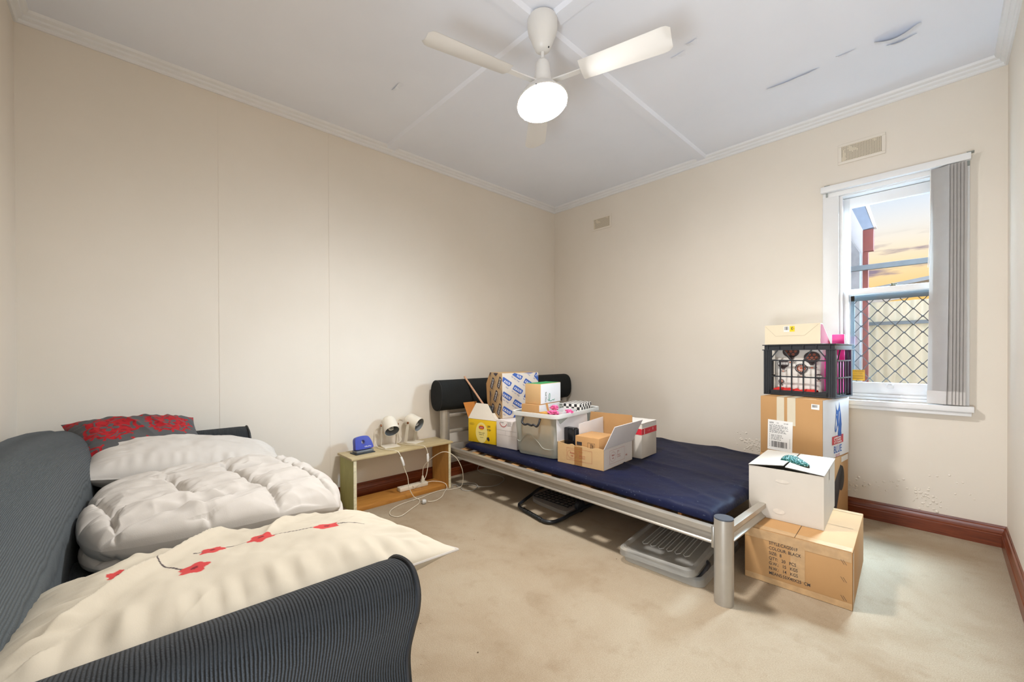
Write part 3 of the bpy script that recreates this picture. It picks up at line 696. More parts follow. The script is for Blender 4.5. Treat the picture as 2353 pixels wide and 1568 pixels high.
# ------------------------------------------------------------------ bed
BX, BY = .16, -.82
bed = thing('bed_frame', 'silver metal bed frame with black bolster headboard and wooden slats', 'bed', (.16, -.82, 0), -2.0)
def W2B(x, y):   # world to bed-local
    a = R(2.0); dx, dy = x - .16, y + .82
    return (dx * math.cos(a) - dy * math.sin(a), dx * math.sin(a) + dy * math.cos(a))
def oval_post(mb, x, y, z0, z1, a, b):
    n = 28; pr = [(x + a * math.cos(2 * PI * k / n), y + b * math.sin(2 * PI * k / n)) for k in range(n)]
    return mb.loft([[(p[0], p[1], z0) for p in pr], [(p[0], p[1], z1) for p in pr]])
yl, yr = -.785, .745
fx = W2B(2.412, -1.690)[0]
satin = mat('satin silver metal', rgb(182, 176, 166), .34, metal=.55, var=.04, vscale=16)
for y in (yl, yr): obj('head_post', oval_post(MB(), 0, y, 0, .66, .03, .044), satin, bed)
for y in (yl, yr - .02):
    p = obj('foot_post', oval_post(MB(), fx, y, 0, .372, .040, .038), satin, bed)
    obj('end_cap', oval_post(MB(), fx, y, .372, .378, .0395, .0375), mat('dark grey plastic cap', rgb(72, 78, 88), .5), p)
rail = [(.016, .252), (.016, .258), (.004, .264), (-.003, .273), (-.004, .283), (.001, .291), (.014, .297), (.016, .300), (.016, .322), (.006, .324), (-.016, .324), (-.016, .252)]
for y, s_ in ((yl, -1), (yr, 1)):
    obj('side_rail', MB().loft([[(x, y + s_ * a, z) for a, z in rail] for x in (.03, fx - .036)]), satin, bed, 30)
    obj('rail_bracket', MB().rbox(fx - .046, fx - .034, y - .022, y + .022, .236, .332, .002), steel, bed)
obj('foot_rail', MB().loft([[(fx + a, y, z) for a, z in rail] for y in (yl + .036, yr - .056)]), satin, bed, 30)
obj('head_rail', MB().rbox(-.018, .018, yl + .04, yr - .04, .252, .322, .004), satin, bed)
for z in (.435, .575): obj('headboard_bar', MB().rbox(-.012, .012, yl + .04, yr - .04, z - .016, z + .016, .006, 2), satin, bed)
slat_wood = wood('pale beech slat wood', rgb(176, 126, 76), rgb(206, 160, 108), 1, .5, 4, 10)
for k in range(13):
    x = .195 + .159 * k
    def sf(u, v, x=x): return (x - .038 + .076 * u, yl + .02 + (yr - yl - .04) * v, .296 + .009 * math.sin(PI * v))
    m_ = MB().grid(sf, 1, 16); n = len(m_.v); m_.v += [(a, b, c + .011) for a, b, c in m_.v[:n]]; m_.f += [tuple(i + n for i in reversed(q)) for q in m_.f]; m_.mi += m_.mi[:]
    m_.box(x - .038, x + .038, yl + .0201, yl + .0215, .2962, .3068)
    obj('slat', m_, slat_wood, bed, 30)
obj('end_board', MB().rbox(2.045, 2.063, yl + .05, yr - .03, .262, .325, .003), slat_wood, bed)
obj('centre_beam', MB().rbox(.03, fx - .02, -.04, .0, .25, .295, .003), dark_metal, bed)
blk = mat('black bolster fabric', rgb(34, 36, 36), .85, spec=.2, var=.12, vscale=90, bump=.3, bscale=420)
def ov(y, k):
    o_ = []
    for i in range(40):
        t_ = 2 * PI * i / 40; c, s_ = math.cos(t_), math.sin(t_)
        o_.append((.0 + .09 * k * math.copysign(abs(c) ** .85, c), y, .752 + .130 * k * math.copysign(abs(s_) ** .8, s_)))
    return o_
bo = obj('bolster', MB().loft([ov(y, k) for y, k in ((-.872, .90), (-.870, .96), (-.862, .985), (-.85, 1), (-.4, 1), (0, 1), (.4, 1), (.755, 1), (.767, .985), (.775, .96), (.777, .9))]), blk, bed, 60)
obj('bolster_seam', MB().tube([(a, -.866, c) for a, b, c in ov(0, .985)], .0028, 6, True), mat('black piping', rgb(24, 25, 28), .6), bo)

def mattress():
    NX, NY = 170, 120; X0, X1, Y0, Y1 = .185, 2.215, -.745, .665; mb = MB(); vs = []
    def f(u, v, top):
        a, b = 2 * u - 1, 2 * v - 1
        ra = lambda w: math.copysign(1 - (1 - abs(w)), w)
        x = X0 + (X1 - X0) * u; yy0 = -.700 - .019 * x; y = yy0 + (Y1 - yy0) * v
        e = max(0, (1 - abs(a) ** 60) * (1 - abs(b) ** 44)) ** .34
        w = 1 - abs(noise.noise(Vector((x * 1.6 + y * 3.5, y * 1.5 - x * .5, 3.0)))) * 2
        fold = .009 * max(0, w) ** 5 + .004 * fract((x, y * 1.6, 1), 3.5, 4)
        lump = .0045 * noise.noise(Vector((x * 7, y * 12, 0))) * (1 if v < .08 or u > .95 else .35)
        if u > .93: fold += .006 * noise.noise(Vector((y * 26, x * 4, 2)))
        if top: return (x, y, .327 + .040 * e + (fold + lump) * e)
        return (x, y, .3185 + .006 * (1 - e))
    for top in (1, 0):
        for i in range(NX + 1):
            for j in range(NY + 1):
                u, v = i / NX, j / NY
                u = .5 - .5 * math.cos(PI * u) if True else u; v = .5 - .5 * math.cos(PI * v)
                vs.append(f(u, v, top))
    k = (NX + 1) * (NY + 1); fs = []
    for s_ in (0, 1):
        for i in range(NX):
            for j in range(NY):
                a = s_ * k + i * (NY + 1) + j; q = (a, a + NY + 1, a + NY + 2, a + 1); fs.append(q if s_ == 0 else tuple(reversed(q)))
    edge = [i * (NY + 1) for i in range(NX + 1)] + [NX * (NY + 1) + j for j in range(1, NY + 1)] + [i * (NY + 1) + NY for i in range(NX - 1, -1, -1)] + [j for j in range(NY - 1, 0, -1)]
    for a, b in zip(edge, edge[1:] + edge[:1]): fs.append((a, a + k, b + k, b))
    mb.add(vs, fs)
    m = bpy.data.materials.new('navy mattress cover'); t = NT(m); v = t.coord()
    lint = t.math('GREATER_THAN', t.noise(v, 95, 2, .4), .715)
    base = t.ramp(t.noise(v, 2.4, 5), [(.3, rgb(11, 15, 38)), (.7, rgb(18, 24, 56))])
    t.l.new(t.mix(lint, base, rgb(70, 74, 90)), t.b.inputs['Base Color']); t.b.inputs['Roughness'].default_value = .6; t.b.inputs['Specular IOR Level'].default_value = .22
    t.bump(t.noise(t.coord('Object', (3, 9, 3)), 5, 4), .25, .012)
    o = obj('mattress', mb, m, None, 60); o.location = (.16, -.82, 0); o.rotation_euler = (0, 0, R(-2.0))
    return tag(o, 'thin navy blue foam mattress on the slatted bed', 'mattress')
mattress()

# ------------------------------------------------------------------ bedside box shelf
ox = lambda n, c1, c2, ax: wood(n, c1, c2, ax, .5, 4, 9)
shelf_top = ox('weathered pale timber top', rgb(176, 158, 118), rgb(206, 188, 146), 1)
green_side = mat('pale green painted board', rgb(184, 180, 116), .6, var=.06, vscale=12, stretch=(4, 4, 1))
pine = ox('orange pine board', rgb(170, 112, 46), rgb(198, 140, 66), 1)
pine_v = ox('orange pine upright', rgb(176, 126, 62), rgb(204, 156, 86), 2)
edge_m = mat('chipped cream board edge', rgb(222, 212, 178), .6, var=.15, vscale=60)
SH = (.155, -2.045, 0)
sh = thing('box_shelf', 'low open timber box shelf with a pale green end, against the left wall', 'shelf', SH, 0)
obj('top', MB().rbox(-.130, .130, -.425, .418, .367, .382, .002), shelf_top, sh)
o = obj('side_panel', MB().box(-.125, .118, -.408, -.388, 0, .3665), green_side, sh); tag(o, 'pale green end panel')
obj('edge_strip', MB().box(.1182, .1215, -.4085, -.3875, 0, .3665), edge_m, o)
o = obj('side_panel', MB().box(-.125, .118, .380, .400, 0, .3665), pine_v, sh)
obj('edge_strip', MB().box(.1182, .1215, .3795, .4005, 0, .3665), edge_m, o)
obj('bottom_board', MB().rbox(-.10, .112, -.3875, .3795, 0, .032, .002), pine, sh)

# spot lamps on the shelf
lamp_white = mat('warm white lamp enamel', rgb(228, 220, 204), .4, var=.01)
grey_in = mat('grey lamp lining', rgb(128, 132, 134), .5)
copper = mat('copper knob', rgb(150, 96, 62), .4, .6)
def spot_lamp(loc, rz, tilt, label, cordpts, swi):
    o = thing('desk_lamp', label, 'lamp', loc, rz, 'white spot lamps on the box shelf')
    obj('base_plate', MB().rbox(-.07, .07, -.062, .062, 0, .005, .002), lamp_white, o)
    for s_ in (-1, 1):
        up = obj('upright', MB().prism([(-.042, .005), (-.014, .005), (.012, .178), (-.012, .184)], s_ * .062 - .0015, s_ * .062 + .0015), lamp_white, o)
        obj('knob', MB().cyl((0, s_ * .062, .168), (0, s_ * .072, .168), .0085, 14), copper, up)
    M = T(0, 0, .168) @ Matrix.Rotation(R(90 + tilt), 4, 'Y')
    obj('shade', MB().lathe([(.001, -.066), (.022, -.065), (.042, -.058), (.054, -.042), (.0575, -.022), (.0575, .068), (.0562, .068), (.0545, .066)], 36, M), lamp_white, o, 50)
    obj('shade_lining', MB().lathe([(.0545, .066), (.054, -.02), (.045, -.045), (.001, -.05)], 32, M), grey_in, o, 50)
    b = obj('bulb_socket', MB().lathe([(.016, -.05), (.017, -.01), (.02, -.005), (.001, -.004)], 16, M), white_plastic, o)
    sp_ = [M @ Vector((.017 * math.cos(t_ * .55), .017 * math.sin(t_ * .55), .002 + .0011 * t_)) for t_ in range(38)]
    obj('spiral_bulb', MB().tube(sp_, .0048, 7), white_plastic, o, 60)
    inv = o.matrix_basis.inverted()
    iv = (T(*loc, 0, 0, rz)).inverted()
    pts = [iv @ p for p in smooth_path(cordpts, 7)]
    obj('cord', MB().tube(pts, .0028, 7), cream_plastic, o, 60)
    a, b_ = Vector(swi[0]), Vector(swi[1]); d = (b_ - a).normalized()
    q = d.to_track_quat('Z', 'Y').to_matrix().to_4x4(); L = (b_ - a).length
    sw = obj('switch', MB().rbox(-.012, .012, -.008, .008, 0, L, .004, 2, iv @ Matrix.Translation(a) @ q), white_plastic, o)
    obj('rocker', MB().rbox(-.004, .004, .0075, .0105, L * .35, L * .65, .001, 1, iv @ Matrix.Translation(a) @ q), white_plastic, sw)
    return o
ST = .382
spot_lamp((.088, -2.09, ST), -6, 40, 'white spot lamp facing the camera, left of the pair on the shelf',
    [(.03, -2.14, .53), (.0, -2.17, .50), (.04, -2.185, .42), (.10, -2.19, .388), (.20, -2.175, .388), (.262, -2.145, .388), (.292, -2.125, .375), (.302, -2.11, .345), (.305, -2.095, .30), (.306, -2.085, .25), (.312, -2.06, .18), (.315, -2.05, .10), (.33, -2.02, .03), (.36, -1.99, .004), (.42, -2.03, .004), (.47, -2.11, .004), (.545, -2.245, .004), (.49, -2.285, .004), (.41, -2.25, .004), (.355, -2.16, .004), (.33, -2.04, .004), (.326, -1.95, .004)],
    ((.3025, -2.109, .338), (.306, -2.088, .272)))
spot_lamp((.088, -1.885, ST), 24, 20, 'white spot lamp turned to the bed, right of the pair on the shelf',
    [(.02, -1.93, .57), (-.0, -1.97, .56), (.0, -1.975, .47), (.05, -1.97, .41), (.06, -2.0, .390), (.12, -1.99, .388), (.20, -1.955, .388), (.265, -1.91, .388), (.292, -1.89, .37), (.300, -1.88, .33), (.302, -1.878, .27), (.302, -1.88, .22), (.298, -1.90, .14), (.27, -1.945, .08), (.23, -1.95, .055), (.19, -1.945, .06)],
    ((.3005, -1.879, .325), (.302, -1.877, .262)))
# power board, its lead, and the loose cables
pb = thing('power_board', 'cream power board lying on the bottom board of the shelf', 'power board', (.16, -1.93, .0325), 0)
obj('body', MB().rbox(-.028, .028, -.125, .125, 0, .032, .006, 2), cream_plastic, pb)
for k in range(4):
    so = MB()
    for a, b, r_ in ((-.008, .004, 30), (.008, .004, -30), (0, -.009, 0)): patch(so, T(0, -.09 + .06 * k, .0325), a - .001, a + .001, b - .004, b + .004, 0, r_)
    obj('socket', so, ink, pb, 0, recalc=False)
iv = Matrix.Translation((-.16, 1.93, -.0325))
pl = obj('plug', MB().lathe([(.017, 0), (.017, .016), (.012, .022), (.008, .045), (.004, .05), (.001, .05)], 16, T(0, .09, .033)), cream_plastic, pb)
obj('lead', MB().tube([iv @ p for p in smooth_path([(.16, -1.84, .112), (.162, -1.838, .16), (.175, -1.83, .20), (.23, -1.80, .26), (.31, -1.76, .315), (.36, -1.72, .315), (.385, -1.66, .26), (.40, -1.62, .17), (.385, -1.60, .08), (.36, -1.60, .02), (.335, -1.625, .004), (.32, -1.69, .004), (.29, -1.76, .004), (.30, -1.86, .004), (.325, -1.95, .004), (.335, -2.03, .004)], 7)], .0028, 7), cream_plastic, pb, 60)
cb = obj('extension_cable', MB().tube(smooth_path([(.155, -1.79, .05), (.17, -1.745, .05), (.22, -1.70, .045), (.268, -1.69, .036), (.30, -1.70, .012), (.34, -1.75, .004), (.42, -1.83, .004), (.455, -1.90, .004), (.452, -1.945, .0045), (.447, -1.972, .012)], 7), .003, 7), cream_plastic, None, 60)
tag(cb, 'cream cable from the power board ending in a clear plug on the carpet', 'cable')
obj('plug', MB().lathe([(.001, 0), (.016, .0), (.0175, .006), (.017, .02), (.011, .028), (.005, .03)], 18, T(.444, -2.015, .0178, -90, 0, -20)), sheer('clear plug plastic', rgb(225, 225, 222), .7), cb)
obj('pins', MB().box(-.0035, -.002, -.006, -.0, -.012, .0, T(.444, -2.0155, .018, -90, 0, -20)).box(.002, .0035, -.006, 0, -.012, .0, T(.444, -2.0155, .018, -90, 0, -20)), steel, cb)
gc = obj('grey_cable', MB().tube(smooth_path([(.03, -1.13, .06), (.06, -1.19, .02), (.13, -1.20, .004), (.22, -1.17, .004), (.325, -1.147, .004), (.424, -1.183, .004), (.497, -1.301, .004), (.498, -1.392, .004), (.435, -1.471, .004), (.36, -1.485, .004), (.29, -1.54, .004), (.30, -1.60, .009), (.35, -1.60, .010), (.41, -1.62, .004), (.468, -1.57, .004), (.43, -1.485, .009), (.34, -1.455, .008), (.27, -1.52, .004), (.25, -1.60, .004), (.31, -1.655, .009)], 7), .0032, 7), mat('grey cable sheath', rgb(176, 172, 164), .5), None, 60)
tag(gc, 'grey cable looping out from under the bed beside the shelf', 'cable')
# hole punch
hp = thing('hole_punch', 'blue hole punch at the left end of the box shelf', 'hole punch', (.155, -2.335, ST), 4)
obj('tray', MB().rbox(-.05, .045, -.075, .075, 0, .008, .003), black_plastic, hp)
obj('body', MB().rbox(-.03, .038, -.066, .066, .0085, .026, .004), mat('grey punch metal', rgb(120, 124, 128), .4, .5), hp)
out = [(p.x, p.z) for p in smooth_path([(-.064, 0, .0), (-.063, 0, .03), (-.060, 0, .07), (-.045, 0, .088), (-.005, 0, .093), (.038, 0, .086), (.058, 0, .06), (.070, 0, .025), (.071, 0, .0), (.04, 0, -.004), (0, 0, -.005), (-.04, 0, -.004)], 4, True)]
inn = [(-.002 + .012 * math.cos(2 * PI * (k / len(out)) + 3.2), .048 - .016 * math.sin(2 * PI * (k / len(out)) + 3.2)) for k in range(len(out))]
HM = T(.004, 0, .031, 0, 0, 90) @ Matrix.Rotation(R(-14), 4, 'X')
h_ = obj('handle', MB().ring(out, inn, -.018, .02, HM), mat('royal blue plastic', rgb(34, 44, 158), .3, var=.03), hp, 50)
tx = MB(); write(tx, HM @ Matrix(((1, 0, 0, .0), (0, 0, -1, -.0186), (0, 1, 0, 0), (0, 0, 0, 1))), .03, .008, .014, 'OfficeMax', 'CENTER', sx=.9)
obj('lettering', tx, paper, h_, 0, recalc=False)
# ------------------------------------------------------------------ cartons
def carton(name, label, cat, w, d, h, loc, rz, m, group=None, mats=None, r=.003):
    """closed carton; mats = {'front','right','left','top'}: material where that side differs by print or painted window light"""
    o = thing(name, label, cat, loc, rz, group)
    obj('body', MB().rbox(-w / 2, w / 2, -d / 2, d / 2, 0, h, r, 2), m, o)
    for side, mm_ in (mats or {}).items():
        a, b = {'front': (w, h), 'right': (d, h), 'left': (d, h), 'top': (w, d)}[side]
        p = MB(); patch(p, face(side, w, d, h, .0006), r, a - r, r, b - r); obj(side + '_panel', p, mm_, o, 0, recalc=False)
    return o
def on(o, name, m, mb): return obj(name, mb, m, o, 0, recalc=False)
def barcode(mb, F, u, v, w, h, seed=1):
    rd = random.Random(seed); x = u
    while x < u + w - .003:
        b = rd.choice((.0012, .002, .003)); patch(mb, F, x, min(x + b, u + w), v, v + h); x += b + rd.choice((.0012, .002, .0028))
def scribble(mb, F, u, v, w, n, lh, seed=1, th=.45):
    """rows of fine print too small to read"""
    rd = random.Random(seed)
    for k in range(n):
        x = u; e = u + w * rd.uniform(.6, 1)
        while x < e: b = rd.uniform(.006, .02); patch(mb, F, x, min(x + b, e), v - k * lh, v - k * lh + lh * th); x += b + .004

# --- the stack at the foot of the bed
w, d, h = .412, .585, .25
c = carton('cardboard_box', 'large taped kraft box with printed style and size lines, beside the bed post', 'box', w, d, h, (2.594, -1.072, 0), 2.5, kraft)
F = face('front', w, d, h, .0016); tx = MB()
for k, s_ in enumerate(('STYLE:CAG001F', 'COLOUR: BLACK', 'SIZE:  8', 'QTY:   20   PCS', 'G.W.:   15   KGS', 'N.W.:   14   KGS', 'MEANS:55X40X25  CM')): write(tx, F, .104, .190 - .0238 * k, .0205, s_, sx=.80, bold=.006)
patch(tx, F, .099, .102, .170, .1715); on(c, 'lettering', ink, tx)
mk = MB()
for v in (.20, .125, .045):
    for k in range(2): outline(mk, F, [(.372 + .008 * k, v + .010), (.384 + .008 * k, v - .010)], .0013, 0, False)
on(c, 'handling_marks', ink, mk)
tp = MB(); patch(tp, face('front', w, d, h, .0009), .004, w - .004, h - .045, h - .002); patch(tp, face('top', w, d, h, .0009), .004, w - .004, .002, .05); patch(tp, face('front', w, d, h, .001), .19, .245, .06, h - .045); on(c, 'tape_strip', tape_clear, tp)
for a_ in ((face('top', w, d, h, .0009), .01, w - .002, d - .04, d - .004), (face('right', w, d, h, .0009), .0, .05, .002, h - .004), (face('front', w, d, h, .0008), .002, w - .002, .002, .03)):
    tp = MB(); patch(tp, *a_); on(c, 'tape_strip', tape_clear, tp)
sm = MB(); F2 = face('top', w, d, h, .0013); patch(sm, F2, .2045, .2065, .0, d); patch(sm, F2, .25, w - .02, .30, .302); on(c, 'flap_seam', mat('dark cardboard gap', rgb(70, 50, 32), .8), sm)

w, d, h = .318, .44, .258
c = thing('cardboard_box', 'plain off-white carton with a loose lid stacked on the printed kraft box', 'box', (2.515, -.968, .2512), 3)
th = .004
obj('body', MB().box(-w / 2, w / 2, -d / 2, -d / 2 + th, 0, h).box(-w / 2, w / 2, d / 2 - th, d / 2, 0, h).box(-w / 2, -w / 2 + th, -d / 2 + th, d / 2 - th, 0, h).box(w / 2 - th, w / 2, -d / 2 + th, d / 2 - th, 0, h).box(-w / 2 + th, w / 2 - th, -d / 2 + th, d / 2 - th, 0, th), white_card, c)
def lid(x0, x1, hx):
    def f(u, v): 
        x = x0 + (x1 - x0) * u; t_ = (1 - v) ** 2
        return (x, -d / 2 - .004 + (d + .006) * v, h + .002 + u * .016 * (t_ * .9 + .2) * math.sin(PI * (.15 + .8 * v)) + hx * t_ * u)
    m_ = MB().grid(f, 10, 12); n = len(m_.v); m_.v += [(a, b, e_ + .003) for a, b, e_ in m_.v[:n]]; m_.f += [tuple(i + n for i in reversed(q)) for q in m_.f]; m_.mi += m_.mi[:]
    return obj('flap', m_, white_card, c, 50, recalc=False)
lid(-w / 2 - .002, -.004, .012); lid(w / 2 + .002, .003, .006)
tp = MB(); F = face('right', w, d, h, .0012); patch(tp, F, .19, .215, h - .06, h - .004); on(c, 'tape_strip', mat('old clear tape', rgb(188, 182, 172), .25), tp)
sm = MB(); F = face('front', w, d, h, .0012); rd = random.Random(5)
for a_ in ((.15, .20, .03, .009, 14), (.135, .045, .026, .014, 14)):
    sm = MB(); poly(sm, F, ell(*a_)); on(c, 'grubby_mark', mat('grubby cardboard', rgb(215, 206, 193), .8, var=.05, vscale=60), sm)
# teal sequin cloth on it
def teal_m():
    m = bpy.data.materials.new('teal sequins'); t = NT(m); v = t.coord()
    vo = t.n.new('ShaderNodeTexVoronoi'); vo.inputs['Scale'].default_value = 190; t.l.new(v, vo.inputs['Vector'])
    t.l.new(t.ramp(t.math('FRACT', t.math('MULTIPLY', vo.outputs['Color'], 1.0)), [(.0, rgb(4, 52, 50)), (.62, rgb(14, 104, 98)), (.93, rgb(190, 225, 218))]), t.b.inputs['Base Color'])
    t.b.inputs['Roughness'].default_value = .25; t.b.inputs['Metallic'].default_value = .35; t.bump(vo.outputs['Distance'], .9, .004); return m
def tz(u, v):
    L_ = .165 * (u - .02); wd_ = .052 * (1 - u) ** .75 * min(1, (u + .03) * 7) ** .5 + .006; a = (v - .5) * 2
    return (L_, a * wd_, .0045 + .024 * (1 - u * .7) * (1 - a * a) ** .5 + .004 * fract((u * 3, v * 3, 1), 3))
tq = obj('sequin_pouch', MB().grid(tz, 40, 24).grid(lambda u, v: (tz(u, 1 - v)[0], tz(u, 1 - v)[1], .0015), 40, 24), teal_m(), None, 60, recalc=False)
tq.location = (2.50, -.985, .5195); tq.rotation_euler = (0, R(-1.5), R(-46)); tag(tq, 'teal sequinned cone shaped pouch lying on the off-white carton', 'pouch')

# back stack
w, d, h = .36, .45, .445
c = carton('cardboard_box', 'kraft box with dark print on the floor at the bottom of the wall stack', 'box', w, d, h, (2.44, -.325, 0), -6, kraft)
tx = MB(); F = face('right', w, d, h); poly(tx, F, [(.05, .10), (.2, .12), (.34, .36), (.28, .39), (.06, .22)]); poly(tx, F, ell(.30, .30, .06, .08)); on(c, 'printing', ink, tx)
lt = MB(); patch(lt, F, .30, .44, .40, .435); on(c, 'paper_label', paper, lt)

w, d, h = .345, .45, .373
c = carton('cardboard_box', 'tall kraft carton with a blue horse head printed side, under the black crate', 'box', w, d, h, (2.445, -.335, .4462), -8.5, kraft, None, {'right': mat('window-lit white board', rgb(226, 226, 228), .6, var=.02)})  # white right face: window light put into the colour of a kraft side
F = face('right', w, d, h, .0016); bl_ = MB()
# horse head: ears, forehead, muzzle, cheek, ragged mane
poly(bl_, F, [(.21, .335), (.228, .30), (.244, .29), (.262, .31), (.272, .345), (.286, .30), (.30, .262), (.312, .20), (.305, .155), (.314, .118), (.298, .136), (.296, .105), (.28, .13), (.272, .102), (.262, .135), (.248, .118), (.246, .146), (.256, .178), (.25, .20), (.236, .19), (.222, .162), (.206, .158), (.194, .168), (.196, .19), (.206, .226), (.212, .262), (.216, .29)])
write(bl_, F, .245, .030, .062, 'BLUE', 'CENTER', sx=.98, bold=.012); on(c, 'horse_emblem', mat('bright blue printing ink', rgb(30, 96, 176), .6), bl_)
wl_ = MB(); F3 = face('right', w, d, h, .0022); poly(wl_, F3, ell(.228, .266, .005, .0035, 10)); poly(wl_, F3, [(.218, .25), (.226, .21), (.214, .18), (.206, .18), (.208, .215)]); poly(wl_, F3, [(.275, .29), (.268, .24), (.262, .20), (.258, .235), (.264, .28)]); poly(wl_, F3, ell(.204, .176, .003, .002, 8)); on(c, 'emblem_highlight', paper, wl_)
rb = MB(); poly(rb, F, [(.148, .084), (.342, .084), (.342, .136), (.148, .136)]); write(rb, F, .245, .004, .022, 'BOOTS', 'CENTER', bold=.01); on(c, 'red_band', mat('crimson printing ink', rgb(196, 58, 66), .6), rb)
wt = MB(); write(wt, F3, .245, .091, .052, 'STEEL', 'CENTER', sx=.98, bold=.012); on(c, 'band_lettering', paper, wt)
F = face('front', w, d, h, .0012)
tp = MB(); patch(tp, F, .098, .141, h - .155, h); patch(tp, face('top', w, d, h, .0012), .098, .141, 0, .2); on(c, 'tape_strip', tape_paper, tp)
tp = MB(); patch(tp, F, .158, .204, h - .175, h); patch(tp, face('top', w, d, h, .0012), .158, .204, 0, .2); on(c, 'tape_strip', tape_paper, tp)
lb = MB(); F4 = face('front', w, d, h, .0018); patch(lb, F4, .288, .330, h - .06, h - .028, 0, -2); on(c, 'barcode_sticker', paper, lb); lb = MB(); patch(lb, F4, .045, .188, .028, .222, 0, -1); lo_ = on(c, 'paper_label', paper, lb)
tx = MB(); F5 = face('front', w, d, h, .0024)
write(tx, F5, .055, .200, .013, '5050', bold=.012); write(tx, F5, .098, .202, .008, 'MEL'); write(tx, F5, .14, .200, .012, 'H W', bold=.01); scribble(tx, F5, .055, .190, .115, 9, .0062, 4, .35); scribble(tx, F5, .065, .125, .09, 5, .0075, 8, .3)
barcode(tx, F5, .066, .048, .092, .038, 3); barcode(tx, F5, .294, h - .048, .028, .016, 5)
for v in range(8): patch(tx, F5, .056, .058, .05 + v * .011, .056 + v * .011); patch(tx, F5, .172, .174, .05 + v * .008, .055 + v * .008)
on(lo_, 'lettering', ink, tx)

# black crate
crate = thing('plastic_crate', 'black open-grid plastic crate on top of the tall kraft carton', 'crate', (2.447, -.275, .8202), -8.5)
cw, cd, ch = .405, .31, .338; hw, hd = cw / 2, cd / 2
obj('base', MB().rbox(-hw, hw, -hd, hd, 0, .008, .002).rbox(-hw + .02, hw - .02, -hd + .015, hd - .015, .008, .028, .003), black_plastic, crate)
rim = MB()
for z0, z1, e in ((.300, .306, .006), (.332, .338, .006), (.306, .332, -.004)):
    for a in ((-hw - e, hw + e, -hd - e, -hd + .006), (-hw - e, hw + e, hd - .006, hd + e), (-hw - e, -hw + .006, -hd + .006, hd - .006), (hw - .006, hw + e, -hd + .006, hd - .006)): rim.box(a[0], a[1], a[2], a[3], z0, z1)
for k in range(6): x = -hw + .07 * k + .026; rim.box(x, x + .004, -hd - .004, -hd, .306, .332)
obj('rim', rim, black_plastic, crate)
for sx in (-1, 1):
    for sy in (-1, 1):
        p = MB()
        for k in range(4): x = sx * (hw - .006 - .012 * k); p.box(x - .005, x + .005, sy * hd - .006 if sy > 0 else -hd, sy * hd if sy > 0 else -hd + .006, .008, .30)
        for k in range(2): y = sy * (hd - .012 - .012 * k); p.box(sx * hw - (.006 if sx > 0 else 0), sx * hw + (0 if sx > 0 else .006), y - .005, y + .005, .008, .30)
        p.box(min(sx * (hw - .05), sx * hw), max(sx * (hw - .05), sx * hw), min(sy * (hd - .004), sy * (hd - .009)), max(sy * (hd - .004), sy * (hd - .009)), .008, .30)
        obj('corner_post', p, black_plastic, crate)
def cgrid(mb, n, L, place):
    a = L / 2 - .036
    for z in (.125, .232): mb.box(*place(-a, a), z - .004, z + .004)
    for k in range(1, n): x = -a + 2 * a * k / n; mb.box(*place(x - .0035, x + .0035), .02, .232)
    return mb
for s_ in (-1, 1):
    pf = lambda x0, x1, s_=s_: (x0, x1, (s_ * hd - .008) if s_ > 0 else -hd, (s_ * hd) if s_ > 0 else -hd + .008)
    g = cgrid(MB(), 5, cw, pf); a = hw - .036
    for x0, x1 in ((-a, -a + .05), (-a + .133, -a + .088), (a - .133, a - .088), (a, a - .05)):
        zz = (.232, .30); y = s_ * (hd - .004); g.tube([(x0, y, zz[0]), (x1, y, zz[1])], .004, 5)
    g.box(-a, a, min(s_ * hd, s_ * (hd - .006)), max(s_ * hd, s_ * (hd - .006)), .008, .034)
    obj('grid_side', g, black_plastic, crate)
    ps = lambda x0, x1, s_=s_: ((s_ * hw - .008) if s_ > 0 else -hw, (s_ * hw) if s_ > 0 else -hw + .008, x0, x1)
    g = cgrid(MB(), 5, cd, ps)
    for y0, y1 in ((-.10, -.06), (.10, .06)): g.tube([(s_ * (hw - .004), y0, .232), (s_ * (hw - .004), y1, .30)], .004, 5)
    obj('grid_end', g, black_plastic, crate)
CM = T(2.447, -.275, .8202, 0, 0, -8.5)
def crate_at(x, y, z): return tuple(CM @ Vector((x, y, z)))
